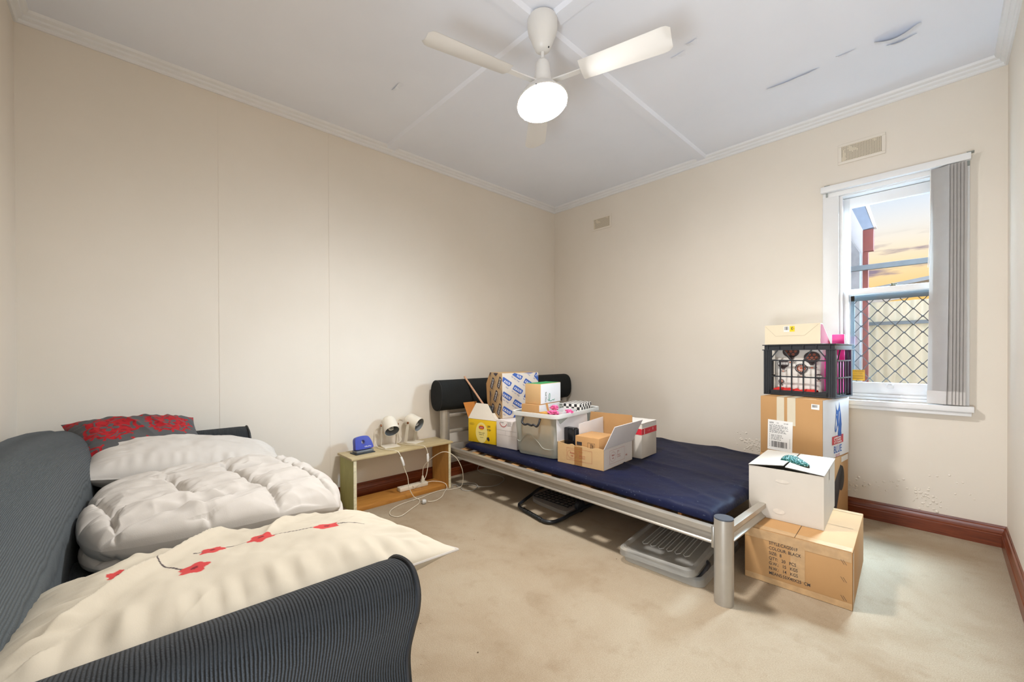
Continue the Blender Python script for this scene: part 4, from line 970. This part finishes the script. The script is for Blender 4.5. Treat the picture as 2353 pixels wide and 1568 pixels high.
# hot air balloon patterned bag in the crate
bag = thing('gift_bag', 'white bag printed with ornate hot air balloons standing in the black crate', 'bag', crate_at(-.035, .015, .03), -8.5)
bw_, bd_, bh_ = .285, .21, .275
def bagp(u, v):
    a = 2 * PI * u; se = lambda q, m_: math.copysign(abs(q) ** m_, q)
    return (bw_ / 2 * se(math.cos(a), .35) * (1 - .05 * math.sin(PI * v)), bd_ / 2 * se(math.sin(a), .35) * (1 - .03 * math.sin(3 * v)), bh_ * v)
obj('body', MB().grid(bagp, 64, 8), mat('white bag paper', rgb(236, 230, 222), .6, var=.02), bag, 60)
FB = face('front', bw_, bd_, bh_, .004)
def balloon(cx, cy, r, kind, seed):
    dk = MB(); dk2 = MB(); org = MB()
    poly(dk, FB, ell(cx, cy, r, r * .82, 28)); poly(dk, FB, [(cx - r * .55, cy - r * .6), (cx + r * .55, cy - r * .6), (cx + r * .2, cy - r * 1.08), (cx - r * .2, cy - r * 1.08)])
    z = .0006
    if kind == 0:
        for k in range(-3, 4): poly(dk2, FB, ell(cx + k * r * .27, cy + .08 * r, r * .085, r * .30, 10), z)
    elif kind == 1:
        poly(org, FB, ell(cx, cy, r * .62, r * .54, 24), z)
        for k in range(16): t_ = 2 * PI * k / 16; poly(dk2, FB, ell(cx + r * .78 * math.cos(t_), cy + r * .64 * math.sin(t_), r * .07, r * .07, 6), z)
        for k in range(12): t_ = 2 * PI * k / 12; poly(dk2, FB, ell(cx + r * .36 * math.cos(t_), cy + r * .30 * math.sin(t_), r * .05, r * .13, 8, math.degrees(t_) - 90), z * 2)
    else:
        for k in range(7): t_ = 2 * PI * k / 6; q = (cx + r * .55 * math.cos(t_) * (k < 6), cy + r * .45 * math.sin(t_) * (k < 6)); outline(org, FB, ell(q[0], q[1], r * .16, r * .14, 14), .0022, z); poly(org, FB, ell(q[0], q[1], r * .07, r * .06, 8), z)
    for s_ in (-1, 1):
        outline(dk, FB, [(cx + s_ * r * .12, cy - r * 1.08), (cx + s_ * r * .22, cy - r * 1.35)], .0012, 0, False)
        outline(dk, FB, ell(cx + s_ * r * .38, cy - r * 1.42, r * .24, r * .10, 12, s_ * 20), .0022)
    poly(org, FB, [(cx - r * .16, cy - r * 1.38), (cx + r * .16, cy - r * 1.38), (cx + r * .12, cy - r * 1.55), (cx - r * .12, cy - r * 1.55)], z)
    on(bag, 'balloon_print', mat('charcoal print', rgb(66, 54, 54), .7), dk)
    if dk2.v: on(bag, 'balloon_print', paper, dk2)
    on(bag, 'balloon_print', mat('terracotta print', rgb(196, 104, 72), .7), org)
for a in ((.072, .178, .034, 0, 1), (.178, .150, .037, 1, 2), (.238, .222, .046, 2, 3), (.118, .262, .050, 2, 4), (.275, .10, .02, 0, 6), (.06, .06, .018, 1, 7)): balloon(*a)
rc = MB()
rc.grid(lambda u, v: (-.12 + .25 * u, -.02 + .04 * v, .026 * (1 - (2 * v - 1) ** 2) * (.6 + .5 * noise.noise(Vector((u * 9, v * 3, 1)))) + .001), 40, 10)
o = obj('red_cloth', rc, mat('red cloth', rgb(214, 44, 40), .8, var=.1, vscale=20), None, 60, recalc=False); o.location = crate_at(-.03, -.119, .0285); o.rotation_euler = (0, 0, R(-8.5)); tag(o, 'crumpled red cloth at the bottom of the black crate', 'cloth')
pf = thing('folder', 'bright pink folder standing in the crate beside the balloon bag', 'folder', crate_at(.150, .03, .0285), -8.5)
pink = mat('hot pink card', rgb(222, 40, 140), .45, var=.04)
obj('cover', MB().rbox(-.03, .036, .03, .04, 0, .372, .002).rbox(-.03, .036, -.10, -.09, .01, .24, .002), pink, pf); obj('spine', MB().rbox(.0365, .039, -.10, .04, 0, .20, .001), pink, pf)
cb_ = thing('display_box', 'cream cardboard box with a yellow price sticker lying across the black crate', 'box', crate_at(-.035, -.055, .3392), -8.5)
obj('body', MB().prism([(-.098, 0), (.075, 0), (-.06, .128), (-.098, .130)], -.16, .16, Matrix(((0, 1, 0, 0), (1, 0, 0, 0), (0, 0, 1, 0), (0, 0, 0, 1)))), mat('cream coated card', rgb(226, 212, 184), .6, var=.01), cb_, 20)
FD = Matrix(((1, 0, 0, -.16), (0, 0, -1, -.0988), (0, 1, 0, 0), (0, 0, 0, 1)))
ol = MB(); outline(ol, FD, [(.004, .124), (.068, .055), (.236, .055), (.312, .124)], .0012, 0, False); on(cb_, 'flap_line', mat('card crease', rgb(170, 152, 126), .8), ol)
pr_ = MB(); poly(pr_, Matrix(((0, 0, 1, .1604), (1, 0, 0, 0), (0, 1, 0, 0), (0, 0, 0, 1))), [(-.094, .002), (.07, .002), (-.058, .122), (-.092, .122)]); on(cb_, 'end_panel', mat('crimson card', rgb(176, 34, 60), .6), pr_)
lb = MB(); patch(lb, FD, .116, .150, .082, .119); o = on(cb_, 'barcode_label', paper, lb); bc = MB(); F = FD @ Matrix.Translation((0, 0, .0006)); barcode(bc, F, .121, .094, .025, .022, 9); on(o, 'barcode', ink, bc)
yl_ = MB(); patch(yl_, FD, .151, .180, .082, .118); o = on(cb_, 'price_sticker', mat('yellow price sticker', rgb(236, 206, 30), .5), yl_); bc = MB(); write(bc, F, .172, .112, .026, '3', rot=180, bold=.02); write(bc, F, .178, .104, .010, '$', rot=180); on(o, 'lettering', ink, bc)

# ------------------------------------------------------------------ things on the mattress
ZM = .3695
w, d, h = .298, .12, .192
yb = carton('tea_box', 'open yellow tea bag box with a raised white flap at the head of the bed', 'box', w, d, h, (.452, -1.405, ZM), 11, mat('yellow printed card', rgb(238, 196, 24), .5, var=.03))
F = face('front', w, d, h)
gl = MB(); poly(gl, F, ell(.145, .085, .062, .085, 30)); on(yb, 'pale_print', mat('pale yellow print', rgb(246, 226, 140), .5), gl)
rl = MB(); F2 = face('front', w, d, h, .0018); poly(rl, F2, ell(.145, .128, .027, .022, 22)); on(yb, 'sun_print', mat('amber print', rgb(244, 182, 20), .5), rl)
rr = MB(); F3 = face('front', w, d, h, .0024); poly(rr, F3, [(.118, .120), (.128, .117), (.162, .117), (.172, .120), (.172, .136), (.162, .139), (.128, .139), (.118, .136)]); on(yb, 'brand_band', mat('red print', rgb(190, 32, 34), .5), rr)
wt = MB(); write(wt, face('front', w, d, h, .003), .145, .1235, .014, 'Lipton', 'CENTER', bold=.015); on(yb, 'brand_lettering', paper, wt)
tx = MB(); write(tx, F2, .145, .080, .0145, 'Yellow Label', 'CENTER', sx=.86); write(tx, F2, .145, .066, .0125, 'Quality Tea', 'CENTER', sx=.86); write(tx, F2, .145, .044, .009, 'enveloped', 'CENTER'); write(tx, F2, .222, .135, .022, '200', 'CENTER', bold=.01); scribble(tx, F2, .205, .120, .05, 3, .006, 3); outline(tx, F2, ell(.042, .150, .026, .010, 16), .001); scribble(tx, F2, .024, .148, .036, 1, .006, 5)
poly(tx, F2, [(.20, .05), (.222, .056), (.232, .034), (.224, .022), (.205, .03)]); on(yb, 'lettering', ink, tx)
whc = mat('white uncoated card', rgb(236, 228, 214), .7)
o = obj('flap', MB().sheet([(-w / 2, -d / 2, h + .001), (w / 2, -d / 2, h + .001), (.035, -d / 2 + .035, h + .128), (-.09, -d / 2 + .035, h + .130)], .0015), whc, yb); tag(o, 'raised white flap')
obj('flap', MB().sheet([(-w / 2, -d / 2 + .002, h + .001), (-w / 2, d / 2, h + .001), (-w / 2 - .03, d / 2 + .02, h + .128), (-w / 2 - .075, -d / 2 + .02, h + .125)], .0015), mat('orange brown card', rgb(196, 124, 48), .7), yb)
obj('flap', MB().sheet([(w / 2, -d / 2 + .002, h + .001), (w / 2, d / 2, h + .001), (w / 2 - .07, d / 2 - .01, h + .05), (w / 2 - .07, -d / 2 + .03, h + .055)], .0015), whc, yb)
tx = MB(); FF = Matrix(((1, 0, 0, 0), (0, .26, -.96, -d / 2 + .0175), (0, .96, .26, h + .064), (0, 0, 0, 1))); scribble(tx, FF, -.01, -.004, .04, 1, .006, 2); patch(tx, FF, .018, .024, .002, .012); on(yb, 'flap_print', ink, tx)

w, d, h = .215, .33, .213
ab = carton('archive_box', 'white carton with a red ring logo wedged between the tea box and the clear tub', 'box', w, d, h, (.728, -1.283, ZM), 5, mat('pinkish white card', rgb(226, 218, 214), .6, var=.015))
F = face('front', w, d, h); rg = MB(); outline(rg, F, ell(.075, h - .018, .036, .032, 26)[13:26] , .005, 0, False); on(ab, 'ring_print', mat('dull red print', rgb(196, 84, 84), .6), rg)
tx = MB(); write(tx, F, .045, h - .020, .011, 'Copyright', bold=.004, sx=.8); scribble(tx, F, .115, h - .012, .06, 4, .009, 7, .3); on(ab, 'lettering', ink, tx)
ln = MB(); patch(ln, F, .002, w - .002, .135, .1365); patch(ln, F, .002, w - .002, .098, .0992); patch(ln, F, .098, .0992, .098, .135); on(ab, 'panel_seam', mat('grey card crease', rgb(168, 160, 158), .8), ln)

# catch carton, balanced on the archive box
w, d, h = .205, .355, .366
cc = carton('parcel_box', 'tall parcel covered in repeated catch logos balanced on the white archive box', 'box', w, d, h, (.585, -1.212, ZM + .2135), -12, mat('logo printed kraft', rgb(190, 158, 116), .6, var=.04, bump=.06), None, {'right': mat('window-lit parcel side', rgb(214, 204, 192), .5, var=.02)})  # right side paler than the kraft: window light put into its colour
def logos(side, wd_, hg, ang, inkm, n):
    F = face(side, w, d, h, .0014); F2 = face(side, w, d, h, .002); bd = MB(); tx = MB(); sm = MB()
    ca, sa_ = math.cos(R(ang)), math.sin(R(ang))
    for i in range(-5, 9):
        for j in range(-6, 9):
            cu, cv = .045 + .128 * i * ca - .098 * j * sa_ + (.064 * ca if j % 2 else 0), .06 + .128 * i * sa_ + .098 * j * ca + (.064 * sa_ if j % 2 else 0)
            def P(a, b): return (cu + a * ca - b * sa_, cv + a * sa_ + b * ca)
            q = [P(*p) for p in ((-.048, -.021), (.036, -.021), (.050, -.008), (.050, .017), (.043, .022), (-.042, .022), (-.048, .017))]
            if any(a < .002 or a > wd_ - .002 or b < .002 or b > hg - .002 for a, b in q): 
                q2 = [(min(max(a, .002), wd_ - .002), min(max(b, .002), hg - .002)) for a, b in q]
                ar = abs(sum(q2[k][0] * q2[(k + 1) % 7][1] - q2[(k + 1) % 7][0] * q2[k][1] for k in range(7)) / 2)
                if ar < .0004: continue
                q = q2
            poly(bd, F, q)
            for k, ch in enumerate('catch'):
                o_ = (-.040, -.0235, -.006, .006, .0225)[k]
                cs = [P(o_ + a, b) for a in (0, .017) for b in (-.009, .017)]
                if all(.003 < a < wd_ - .003 and .003 < b < hg - .003 for a, b in cs): write(tx, F2, *P(o_, -.009), .034, ch, rot=ang, bold=.014, sx=.96, shear=.12)
            for k, wd in enumerate(('find', 'your', 'thing!')):
                o_ = (-.046, -.018, .014)[k]; cs = [P(o_ + a, -.040 + b) for a in (0, .036) for b in (-.004, .012)]
                if all(.003 < a < wd_ - .003 and .003 < b < hg - .003 for a, b in cs): write(sm, F, *P(o_, -.040), .0145, wd, rot=ang, bold=.004, sx=.9, shear=.2)
    sm.v += []; on(cc, 'logo_print', inkm, bd); on(cc, 'logo_lettering', paper, tx); on(cc, 'slogan_print', inkm, sm)
logos('front', w, h, 62, mat('shaded logo ink', rgb(70, 64, 74), .6), 0)  # front logos darker: shade put into the ink colour
logos('right', d, h, -32, mat('window-lit logo ink', rgb(56, 92, 168), .6), 0)  # same logos bluer: window light put into the ink colour
obj('flap', MB().sheet([(-w / 2 - .001, -d / 2, .36), (-w / 2 - .001, -d / 2, .02), (-w / 2 - .030, -d / 2 - .01, .12), (-w / 2 - .045, -d / 2 - .01, .27)], .003), kraft_in, cc)
obj('flap', MB().sheet([(-w / 2 - .001, -d / 2 + .06, .25), (-w / 2 - .001, -d / 2 + .06, .01), (-w / 2 - .10, -d / 2 + .05, .12), (-w / 2 - .115, -d / 2 + .05, .25)], .003), kraft_in, cc)

st = obj('wooden_dowel', MB().tube([(.175, -1.425, .905), (.40, -1.395, .675), (.455, -1.385, .62)], .0085, 10), wood('pink beige dowel wood', rgb(190, 142, 112), rgb(212, 168, 136), 2, .5), None, 60); tag(st, 'thin wooden dowel leaning over the bolster from the tea box', 'stick')
dk = MB().grid(lambda u, v: (.40 + .10 * u, -1.42 + .09 * v, ZM + .19 + .11 * math.sin(PI * u) ** .4 * math.sin(PI * v) ** .4 + .012 * noise.noise(Vector((u * 5, v * 5, 2)))), 20, 20)
o = obj('dark_cloth', dk, mat('dark grey cloth', rgb(58, 62, 60), .9), None, 60, recalc=False); tag(o, 'dark grey cloth bundled in the open tea box', 'cloth')

# clear storage tub
TB = (1.040, -1.195, ZM)
tub = thing('storage_tub', 'translucent grey plastic storage tub full of small boxes on the mattress', 'tub', TB, 7)
def tubring(w_, d_, z, r_):
    o_ = []
    for cx, cy, a0 in ((w_ / 2 - r_, d_ / 2 - r_, 0), (-w_ / 2 + r_, d_ / 2 - r_, 90), (-w_ / 2 + r_, -d_ / 2 + r_, 180), (w_ / 2 - r_, -d_ / 2 + r_, 270)):
        for k in range(7): t_ = R(a0 + 15 * k); o_.append((cx + r_ * math.cos(t_), cy + r_ * math.sin(t_), z))
    return o_
tubp = sheer('translucent grey tub plastic', rgb(186, 190, 180), .62, .35, .06)
obj('body', MB().loft([tubring(.31, .49, .0, .05), tubring(.345, .54, .004, .05), tubring(.355, .56, .03, .05), tubring(.392, .605, .300, .052)], caps=False).add(tubring(.344, .538, .004, .05), [tuple(range(28))]), tubp, tub, 50)
obj('rim', MB().loft([tubring(.394, .607, .287, .05), tubring(.420, .636, .287, .055), tubring(.422, .638, .300, .056), tubring(.419, .636, .315, .055), tubring(.406, .623, .316, .052), tubring(.394, .607, .310, .05)], caps=False), sheer('frosted rim plastic', rgb(230, 232, 230), .86, .35, .03), tub, 50)
hdl = MB().tube(smooth_path([(-.085, -.306, .278), (-.085, -.324, .245), (-.06, -.326, .228), (-.03, -.328, .235), (.0, -.327, .228), (.02, -.328, .235), (.045, -.326, .225), (.062, -.324, .245), (.062, -.306, .278)], 5), .0075, 10)
obj('handle', hdl, black_plastic, tub, 60)
obj('embossed_wave', MB().tube(smooth_path([(-.16, -.282, .10), (-.13, -.287, .095), (-.08, -.293, .145), (-.03, -.2945, .155), (.03, -.290, .11), (.07, -.2855, .07), (.12, -.284, .065), (.15, -.278, .07)], 6), .0022, 6), sheer('embossed tub line', rgb(198, 201, 193), .7), tub, 60)
TM = T(*TB, 0, 0, 7)
def tub_at(x, y, z): return tuple(TM @ Vector((x, y, z)))
white_in = mat('plain and window-lit white card', rgb(226, 224, 224), .6, var=.02)  # plain on the tissue box, painted window light on the slim kraft box
b = carton('cardboard_box', 'slim kraft box with one side coloured window-lit white standing in the tub under the green topped box', 'box', .155, .30, .352, tub_at(-.095, -.075, .008), 10, kraft, None, {'right': white_in})  # white right panel paints window light onto kraft
b = carton('shoe_box', 'small box with a green top and printed side coloured window-lit white standing above the tub', 'box', .138, .285, .150, tub_at(-.088, -.055, .3608), 9, kraft_lt, None, {'right': mat('window-lit white board', rgb(226, 226, 228), .6), 'top': mat('green printed top', rgb(30, 150, 84), .5, var=.04)})  # right panel's white is window light put into the colour, the green is print
F = face('right', .14, .285, .146, .0016); tx = MB(); write(tx, F, .080, .012, .030, 'TSLIPS', rot=90, sx=.92); on(b, 'lettering', mat('grey green ink', rgb(86, 104, 98), .6), tx)
sq = MB(); outline(sq, F, [(p.x, p.y) for p in smooth_path([(.095, .032, 0), (.112, .020, 0), (.125, .036, 0), (.128, .066, 0), (.118, .072, 0), (.112, .05, 0), (.118, .024, 0), (.14, .016, 0), (.165, .022, 0), (.185, .018, 0), (.19, .030, 0)], 5)], .0045, 0, False); on(b, 'squiggle_print', mat('teal green ink', rgb(30, 140, 110), .6), sq)
tx = MB(); write(tx, face('top', .14, .285, .146, .0014), .045, .21, .026, 'foot', rot=-20, bold=.01); scribble(tx, face('top', .14, .285, .146, .0014), .04, .2, .07, 2, .012, 4); on(b, 'top_lettering', mat('pale green ink', rgb(190, 220, 170), .6), tx)
carton('cardboard_box', 'little amber cardboard box at the front of the tub', 'box', .10, .07, .305, tub_at(.055, -.205, .008), 4, mat('amber card', rgb(206, 150, 66), .6, var=.04))
b = thing('tissue_box', 'open white box with pale blue lettering sitting in the tub', 'box', tub_at(.110, -.09, .008), 12)
obj('body', MB().box(-.055, .055, -.11, -.107, 0, .315).box(-.055, .055, .107, .11, 0, .315).box(-.055, -.052, -.107, .107, 0, .315).box(.052, .055, -.107, .107, 0, .315).box(-.052, .052, -.107, .107, 0, .003), white_in, b)
tx = MB(); write(tx, face('right', .11, .22, .315), .05, .285, .030, 'HUGGLE'[:0] + 'rubble', bold=.01, shear=.2, sx=.95); on(b, 'lettering', mat('pale blue ink', rgb(70, 130, 200), .6), tx)
def check_m():
    m = bpy.data.materials.new('black and white checks'); t = NT(m); v = t.coord('Object', (1, 1, 1))
    ck = t.n.new('ShaderNodeTexChecker'); ck.inputs['Scale'].default_value = 44; ck.inputs['Color1'].default_value = rgb(234, 230, 224); ck.inputs['Color2'].default_value = rgb(34, 32, 34); t.l.new(v, ck.inputs['Vector']); t.l.new(ck.outputs['Color'], t.b.inputs['Base Color']); t.b.inputs['Roughness'].default_value = .6; return m
o = obj('checked_case', MB().rbox(-.08, .08, -.10, .10, 0, .345, .012, 3), check_m(), None, 50); o.location = tub_at(.075, .175, .008); o.rotation_euler = (0, 0, R(12)); tag(o, 'black and white checked case at the back of the tub', 'case')
pk = mat('pink wrapper', rgb(222, 96, 150), .4, var=.3, vscale=40)
def wad(x, y, z, r_, sd, lab):
    mb = MB(); vs = []
    for i in range(25):
        for j in range(17):
            a, b = 2 * PI * i / 24, PI * j / 16; n = Vector((math.sin(b) * math.cos(a), math.sin(b) * math.sin(a), math.cos(b))); k = 1 + .7 * noise.noise(n * 2.2 + Vector((sd, 0, 0))) + .18 * noise.noise(n * 6 + Vector((sd, 0, 0)))
            vs.append(tuple(Vector((n.x * 1.6, n.y * .9, n.z * .75)) * r_ * k))
    mb.add(vs, [(i * 17 + j, (i + 1) * 17 + j, (i + 1) * 17 + j + 1, i * 17 + j + 1) for i in range(24) for j in range(16)])
    o = obj('pink_wrapper', mb, pk, None, 40); o.location = tub_at(x, y, z); tag(o, lab, 'wrapper')
wad(.135, -.245, .318, .026, 1, 'crumpled pink wrapper at the front corner of the tub'); wad(.183, -.12, .318, .019, 4, 'small pink wrapper poking over the long rim of the tub'); wad(.088, -.165, .345, .020, 6, 'pink wrapper beside the little wooden ruler')
o = obj('ruler', MB().box(-.008, .008, -.0015, .0015, 0, .20), slat_wood, None, 0); o.location = tub_at(.115, -.225, .19); o.rotation_euler = (R(-4), R(-16), R(20)); tag(o, 'little wooden ruler standing in the tub', 'ruler')

# open kraft box with its flaps up
OB = (1.434, -1.256, ZM)
w, d, h = .352, .385, .134
ob_ = thing('cardboard_box', 'low open kraft box with raised flaps at the front of the mattress', 'box', OB, 4)
th = .004
tor = smooth_path([(-w / 2, 0, h + .004), (-.10, 0, h - .006), (-.06, 0, h + .002), (-.03, 0, h - .010), (.02, 0, h - .002), (.08, 0, h - .008), (.12, 0, h + .001), (w / 2, 0, h - .002)], 3)
obj('body', MB().prism([(-w / 2, 0), (w / 2, 0)] + [(p.x, p.z) for p in reversed(tor)], -d / 2, -d / 2 + th).box(-w / 2, w / 2, d / 2 - th, d / 2, 0, h).box(-w / 2, -w / 2 + th, -d / 2 + th, d / 2 - th, 0, h).box(w / 2 - th, w / 2, -d / 2 + th, d / 2 - th, 0, h).box(-w / 2 + th, w / 2 - th, -d / 2 + th, d / 2 - th, 0, th), kraft_lt, ob_, 20)
p = MB(); patch(p, face('right', w, d, h, .0006), .002, d - .002, .002, h - .002); o = on(ob_, 'side_panel', mat('window-lit kraft side', rgb(212, 206, 202), .6, var=.02), p)  # kraft side painted pale as if lit by the window
wg = mat('window-lit flap card', rgb(222, 218, 218), .6, var=.02)  # window light put into the white of the flaps and divider
obj('flap', MB().sheet([(w / 2, -d / 2, h), (w / 2, d / 2, h), (w / 2 + .075, d / 2, h + .150), (w / 2 + .075, -d / 2, h + .150)], .004), wg, ob_)
obj('flap', MB().sheet([(-w / 2, d / 2, h), (-w / 2, -d / 2, h), (-w / 2 - .012, -d / 2, h + .172), (-w / 2 - .012, d / 2, h + .172)], .004), wg, ob_)
obj('flap', MB().sheet([(w / 2, d / 2, h), (-w / 2, d / 2, h), (-w / 2 + .01, d / 2 + .02, h + .165), (w / 2 - .01, d / 2 + .02, h + .168)], .004), kraft_in, ob_)
obj('divider', MB().sheet([(-.045, -.12, .005), (-.045, d / 2 - .006, .005), (-.05, d / 2 - .006, h + .14), (-.055, -.12, h + .125)], .004), wg, ob_)
F = face('front', w, d, h, .0012); tp = MB(); patch(tp, F, .135, .195, .004, h - .01); on(ob_, 'tape_strip', tape_brown, tp)
rp_ = MB(); F2 = face('front', w, d, h, .0018)
def royal(F, mb, u0, u1, v0, v1):
    outline(mb, F, [(u0, v0), (u1, v0), (u1, v1), (u0, v1)], .0011); a = u1 - u0; hm = (v0 + v1) / 2
    outline(mb, F, ell(u0 + a * .22, hm, a * .19, (v1 - v0) * .36, 24), .0011); write(mb, F, u0 + a * .22, hm + .004, .016, 'Royal', 'CENTER', shear=.3, bold=.008); write(mb, F, u0 + a * .22, hm - .013, .012, 'edge', 'CENTER', shear=.3, bold=.008)
    for k, s_ in enumerate(('ROYAL', 'LE', 'PRODUCTS', 'AUSTRALIA')): write(mb, F, u0 + a * .5, v1 - .020 - k * .0125, .0095, s_, sx=.95)
royal(F2, rp_, .075, .268, .030, .108); on(ob_, 'red_print', ink_red, rp_)
rp_ = MB(); royal(face('right', w, d, h, .0016), rp_, .07, .27, .028, .112); write(rp_, face('right', w, d, h, .0016), .285, .045, .016, 'BIG', bold=.01); on(ob_, 'red_print', ink_red, rp_)
tx = MB(); FR_ = Matrix(((0, .447, .894, w / 2 + .0025), (1, 0, 0, -d / 2), (0, .894, -.447, h), (0, 0, 0, 1)))
OM = T(*OB, 0, 0, 4)
def ob_at(x, y, z): return tuple(OM @ Vector((x, y, z)))
w, d, h = .178, .20, .188
b = carton('cardboard_box', 'small kraft carton with a white address label inside the open kraft box', 'box', w, d, h, ob_at(.046, -.079, .005), 4, kraft)
F = face('front', w, d, h, .0014); lb = MB(); patch(lb, F, .012, .112, .052, .118, 0, -1); o = on(b, 'paper_label', paper, lb); F2 = face('front', w, d, h, .002); tx = MB(); write(tx, F2, .018, .102, .014, 'T315', bold=.012); scribble(tx, F2, .06, .105, .04, 2, .006, 2); scribble(tx, F2, .02, .086, .05, 4, .007, 6, .3); on(o, 'lettering', ink, tx)
tx = MB(); patch(tx, F, .012, .052, .128, .150); outline(tx, F, [(.095, .075), (.148, .075), (.148, .152), (.095, .152)], .0016); scribble(tx, F2, .116, .14, .028, 7, .010, 9, .5); on(b, 'printing', ink, tx)
dv = thing('black_device', 'glossy black device standing upright in the open kraft box', 'device', ob_at(-.116, -.105, .0052), 4)
obj('casing', MB().rbox(-.052, .03, -.028, .028, .0, .222, .008, 3), mat('gloss black plastic', rgb(20, 21, 24), .12), dv)
obj('back_shell', MB().rbox(.031, .046, -.026, .03, .0, .216, .006, 2), black_plastic, dv)
# white carton with a red band
w, d, h = .25, .235, .243
b = carton('cardboard_box', 'white carton with a red band behind the open kraft box', 'box', w, d, h, (1.507, -.885, ZM), 3, white_card)
bd = MB(); patch(bd, face('front', w, d, h), 0, w, h - .078, h - .036); patch(bd, face('right', w, d, h), 0, d, h - .078, h - .036); o = on(b, 'red_band', mat('red band print', rgb(206, 40, 56), .5), bd)
tx = MB(); patch(tx, face('right', w, d, h, .0018), .035, .042, h - .076, h - .04); write(tx, face('right', w, d, h, .0018), .09, h - .062, .014, '1 . 2', sx=1.3); patch(tx, face('right', w, d, h, .0018), .17, .176, h - .06, h - .042); on(o, 'band_print', paper, tx)
obj('lid', MB().grid(lambda u, v: (-w / 2 - .002 + (w + .004) * u, -d / 2 - .004 + (d + .006) * v, h + .002 + .008 * math.sin(PI * u) * (1 - v) + .003 * noise.noise(Vector((u * 4, v * 4, 0)))), 12, 12), paper, b, 60, recalc=False)
tp = MB(); patch(tp, face('right', w, d, h, .0011), .01, d - .01, h - .03, h - .004); on(b, 'tape_strip', mat('silver clear tape', rgb(200, 198, 196), .15), tp)

# ------------------------------------------------------------------ under the bed
tr = thing('folding_trolley', 'folded black tube trolley with a grey platform on the carpet under the bed', 'trolley', (1.12, -1.2, 0), 0)
iv = Matrix.Translation((-1.12, 1.2, 0))
hp_ = [iv @ p for p in smooth_path([(.86, -1.0, .03), (.862, -1.19, .028), (.915, -1.35, .026), (.965, -1.50, .022), (.985, -1.548, .020), (1.04, -1.583, .018), (1.17, -1.605, .018), (1.28, -1.628, .018), (1.325, -1.622, .018), (1.352, -1.585, .018), (1.356, -1.50, .018), (1.350, -1.40, .02), (1.345, -1.0, .03)], 5)]
obj('frame', MB().tube(hp_, .0115, 12), black_plastic, tr, 60)
gp = MB()
for k in range(15): x = 1.07 + .014 * k; gp.lathe([(.012, -.004), (.0145, -.002), (.0145, .002), (.012, .004)], 12, iv @ Matrix.Translation((x, -1.588 - (x - 1.07) * .2, .018)) @ Matrix.Rotation(R(90), 4, 'Y'))
obj('grip', gp, mat('ribbed black rubber', rgb(30, 34, 32), .35), tr, 60)
pw = MB(); pl_ = [(p.x, p.y) for p in smooth_path([(.90, -1.05, 0), (.905, -1.25, 0), (.945, -1.365, 0), (1.02, -1.412, 0), (1.15, -1.425, 0), (1.29, -1.432, 0), (1.325, -1.395, 0), (1.325, -1.2, 0), (1.325, -1.05, 0)], 4)]
n = len(pl_); pw.add([(x - 1.12, y + 1.2, .004) for x, y in pl_] + [(x - 1.12, y + 1.2, .03) for x, y in pl_], [tuple(range(n)), tuple(range(2 * n - 1, n - 1, -1))] + [(i, i + n, (i + 1) % n + n, (i + 1) % n) for i in range(n)])
obj('platform', pw, mat('grey moulded plastic', rgb(150, 146, 142), .5), tr, 40)
wr = MB()
for k in range(8): y = -1.37 + .04 * k; wr.tube([(.96 - 1.12, y + 1.2, .036), (1.29 - 1.12, y + 1.2, .036)], .003, 6)
for k in range(9): x = .965 + .04 * k; wr.tube([(x - 1.12, -1.375 + 1.2, .040), (x - 1.12, -1.06 + 1.2, .040)], .003, 6)
obj('wire_grid', wr, black_plastic, tr, 60)
obj('wheel', MB().cyl((.20, -.10, .04), (.23, -.10, .04), .038, 24), black_plastic, tr)
lidp = sheer('translucent lid plastic', rgb(196, 193, 186), .40, .3, .05)
def tub_lid(label, loc, rot, W_, D_):
    o = thing('tub_lid', label, 'lid', loc, 0, 'clear tub lids under the bed'); o.rotation_euler = tuple(R(a) for a in rot)
    def rg(w_, d_, z, r_): return tubring(w_, d_, z, r_)
    obj('skirt', MB().loft([rg(W_, D_, 0, .045), rg(W_ - .006, D_ - .006, .03, .045), rg(W_ - .04, D_ - .04, .036, .035), rg(W_ - .06, D_ - .06, .022, .03)], caps=False), lidp, o, 50)
    obj('top_panel', MB().add(rg(W_ - .06, D_ - .06, .022, .03), [tuple(range(28))]), lidp, o, 0)
    rb_ = MB()
    for k in range(6): x = -W_ * .28 + W_ * .112 * k; rb_.tube([(x - .014, -D_ * .22, .024), (x - .014, D_ * .3, .024)], .0025, 5).tube([(x + .014, -D_ * .22, .024), (x + .014, D_ * .3, .024)], .0025, 5).tube([(x - .014, -D_ * .22, .024), (x, -D_ * .25, .024), (x + .014, -D_ * .22, .024)], .0025, 5)
    obj('raised_ribs', rb_, sheer('frosted rib plastic', rgb(206, 204, 198), .7), o, 60)
    return o
o = tub_lid('lower clear tub lid with a black clip, flat on the carpet under the bed', (2.09, -1.365, .002), (0, 0, 2), .415, .60)
obj('clip_handle', MB().tube(smooth_path([(.155, -.10, .045), (.178, -.13, .05), (.182, -.16, .045), (.172, -.22, .02), (.165, -.255, .016)], 4), .010, 8), black_plastic, o, 60)
tub_lid('upper clear tub lid tilted on top of the other lid under the bed', (2.06, -1.41, .052), (2.0, -.8, 4), .39, .57)
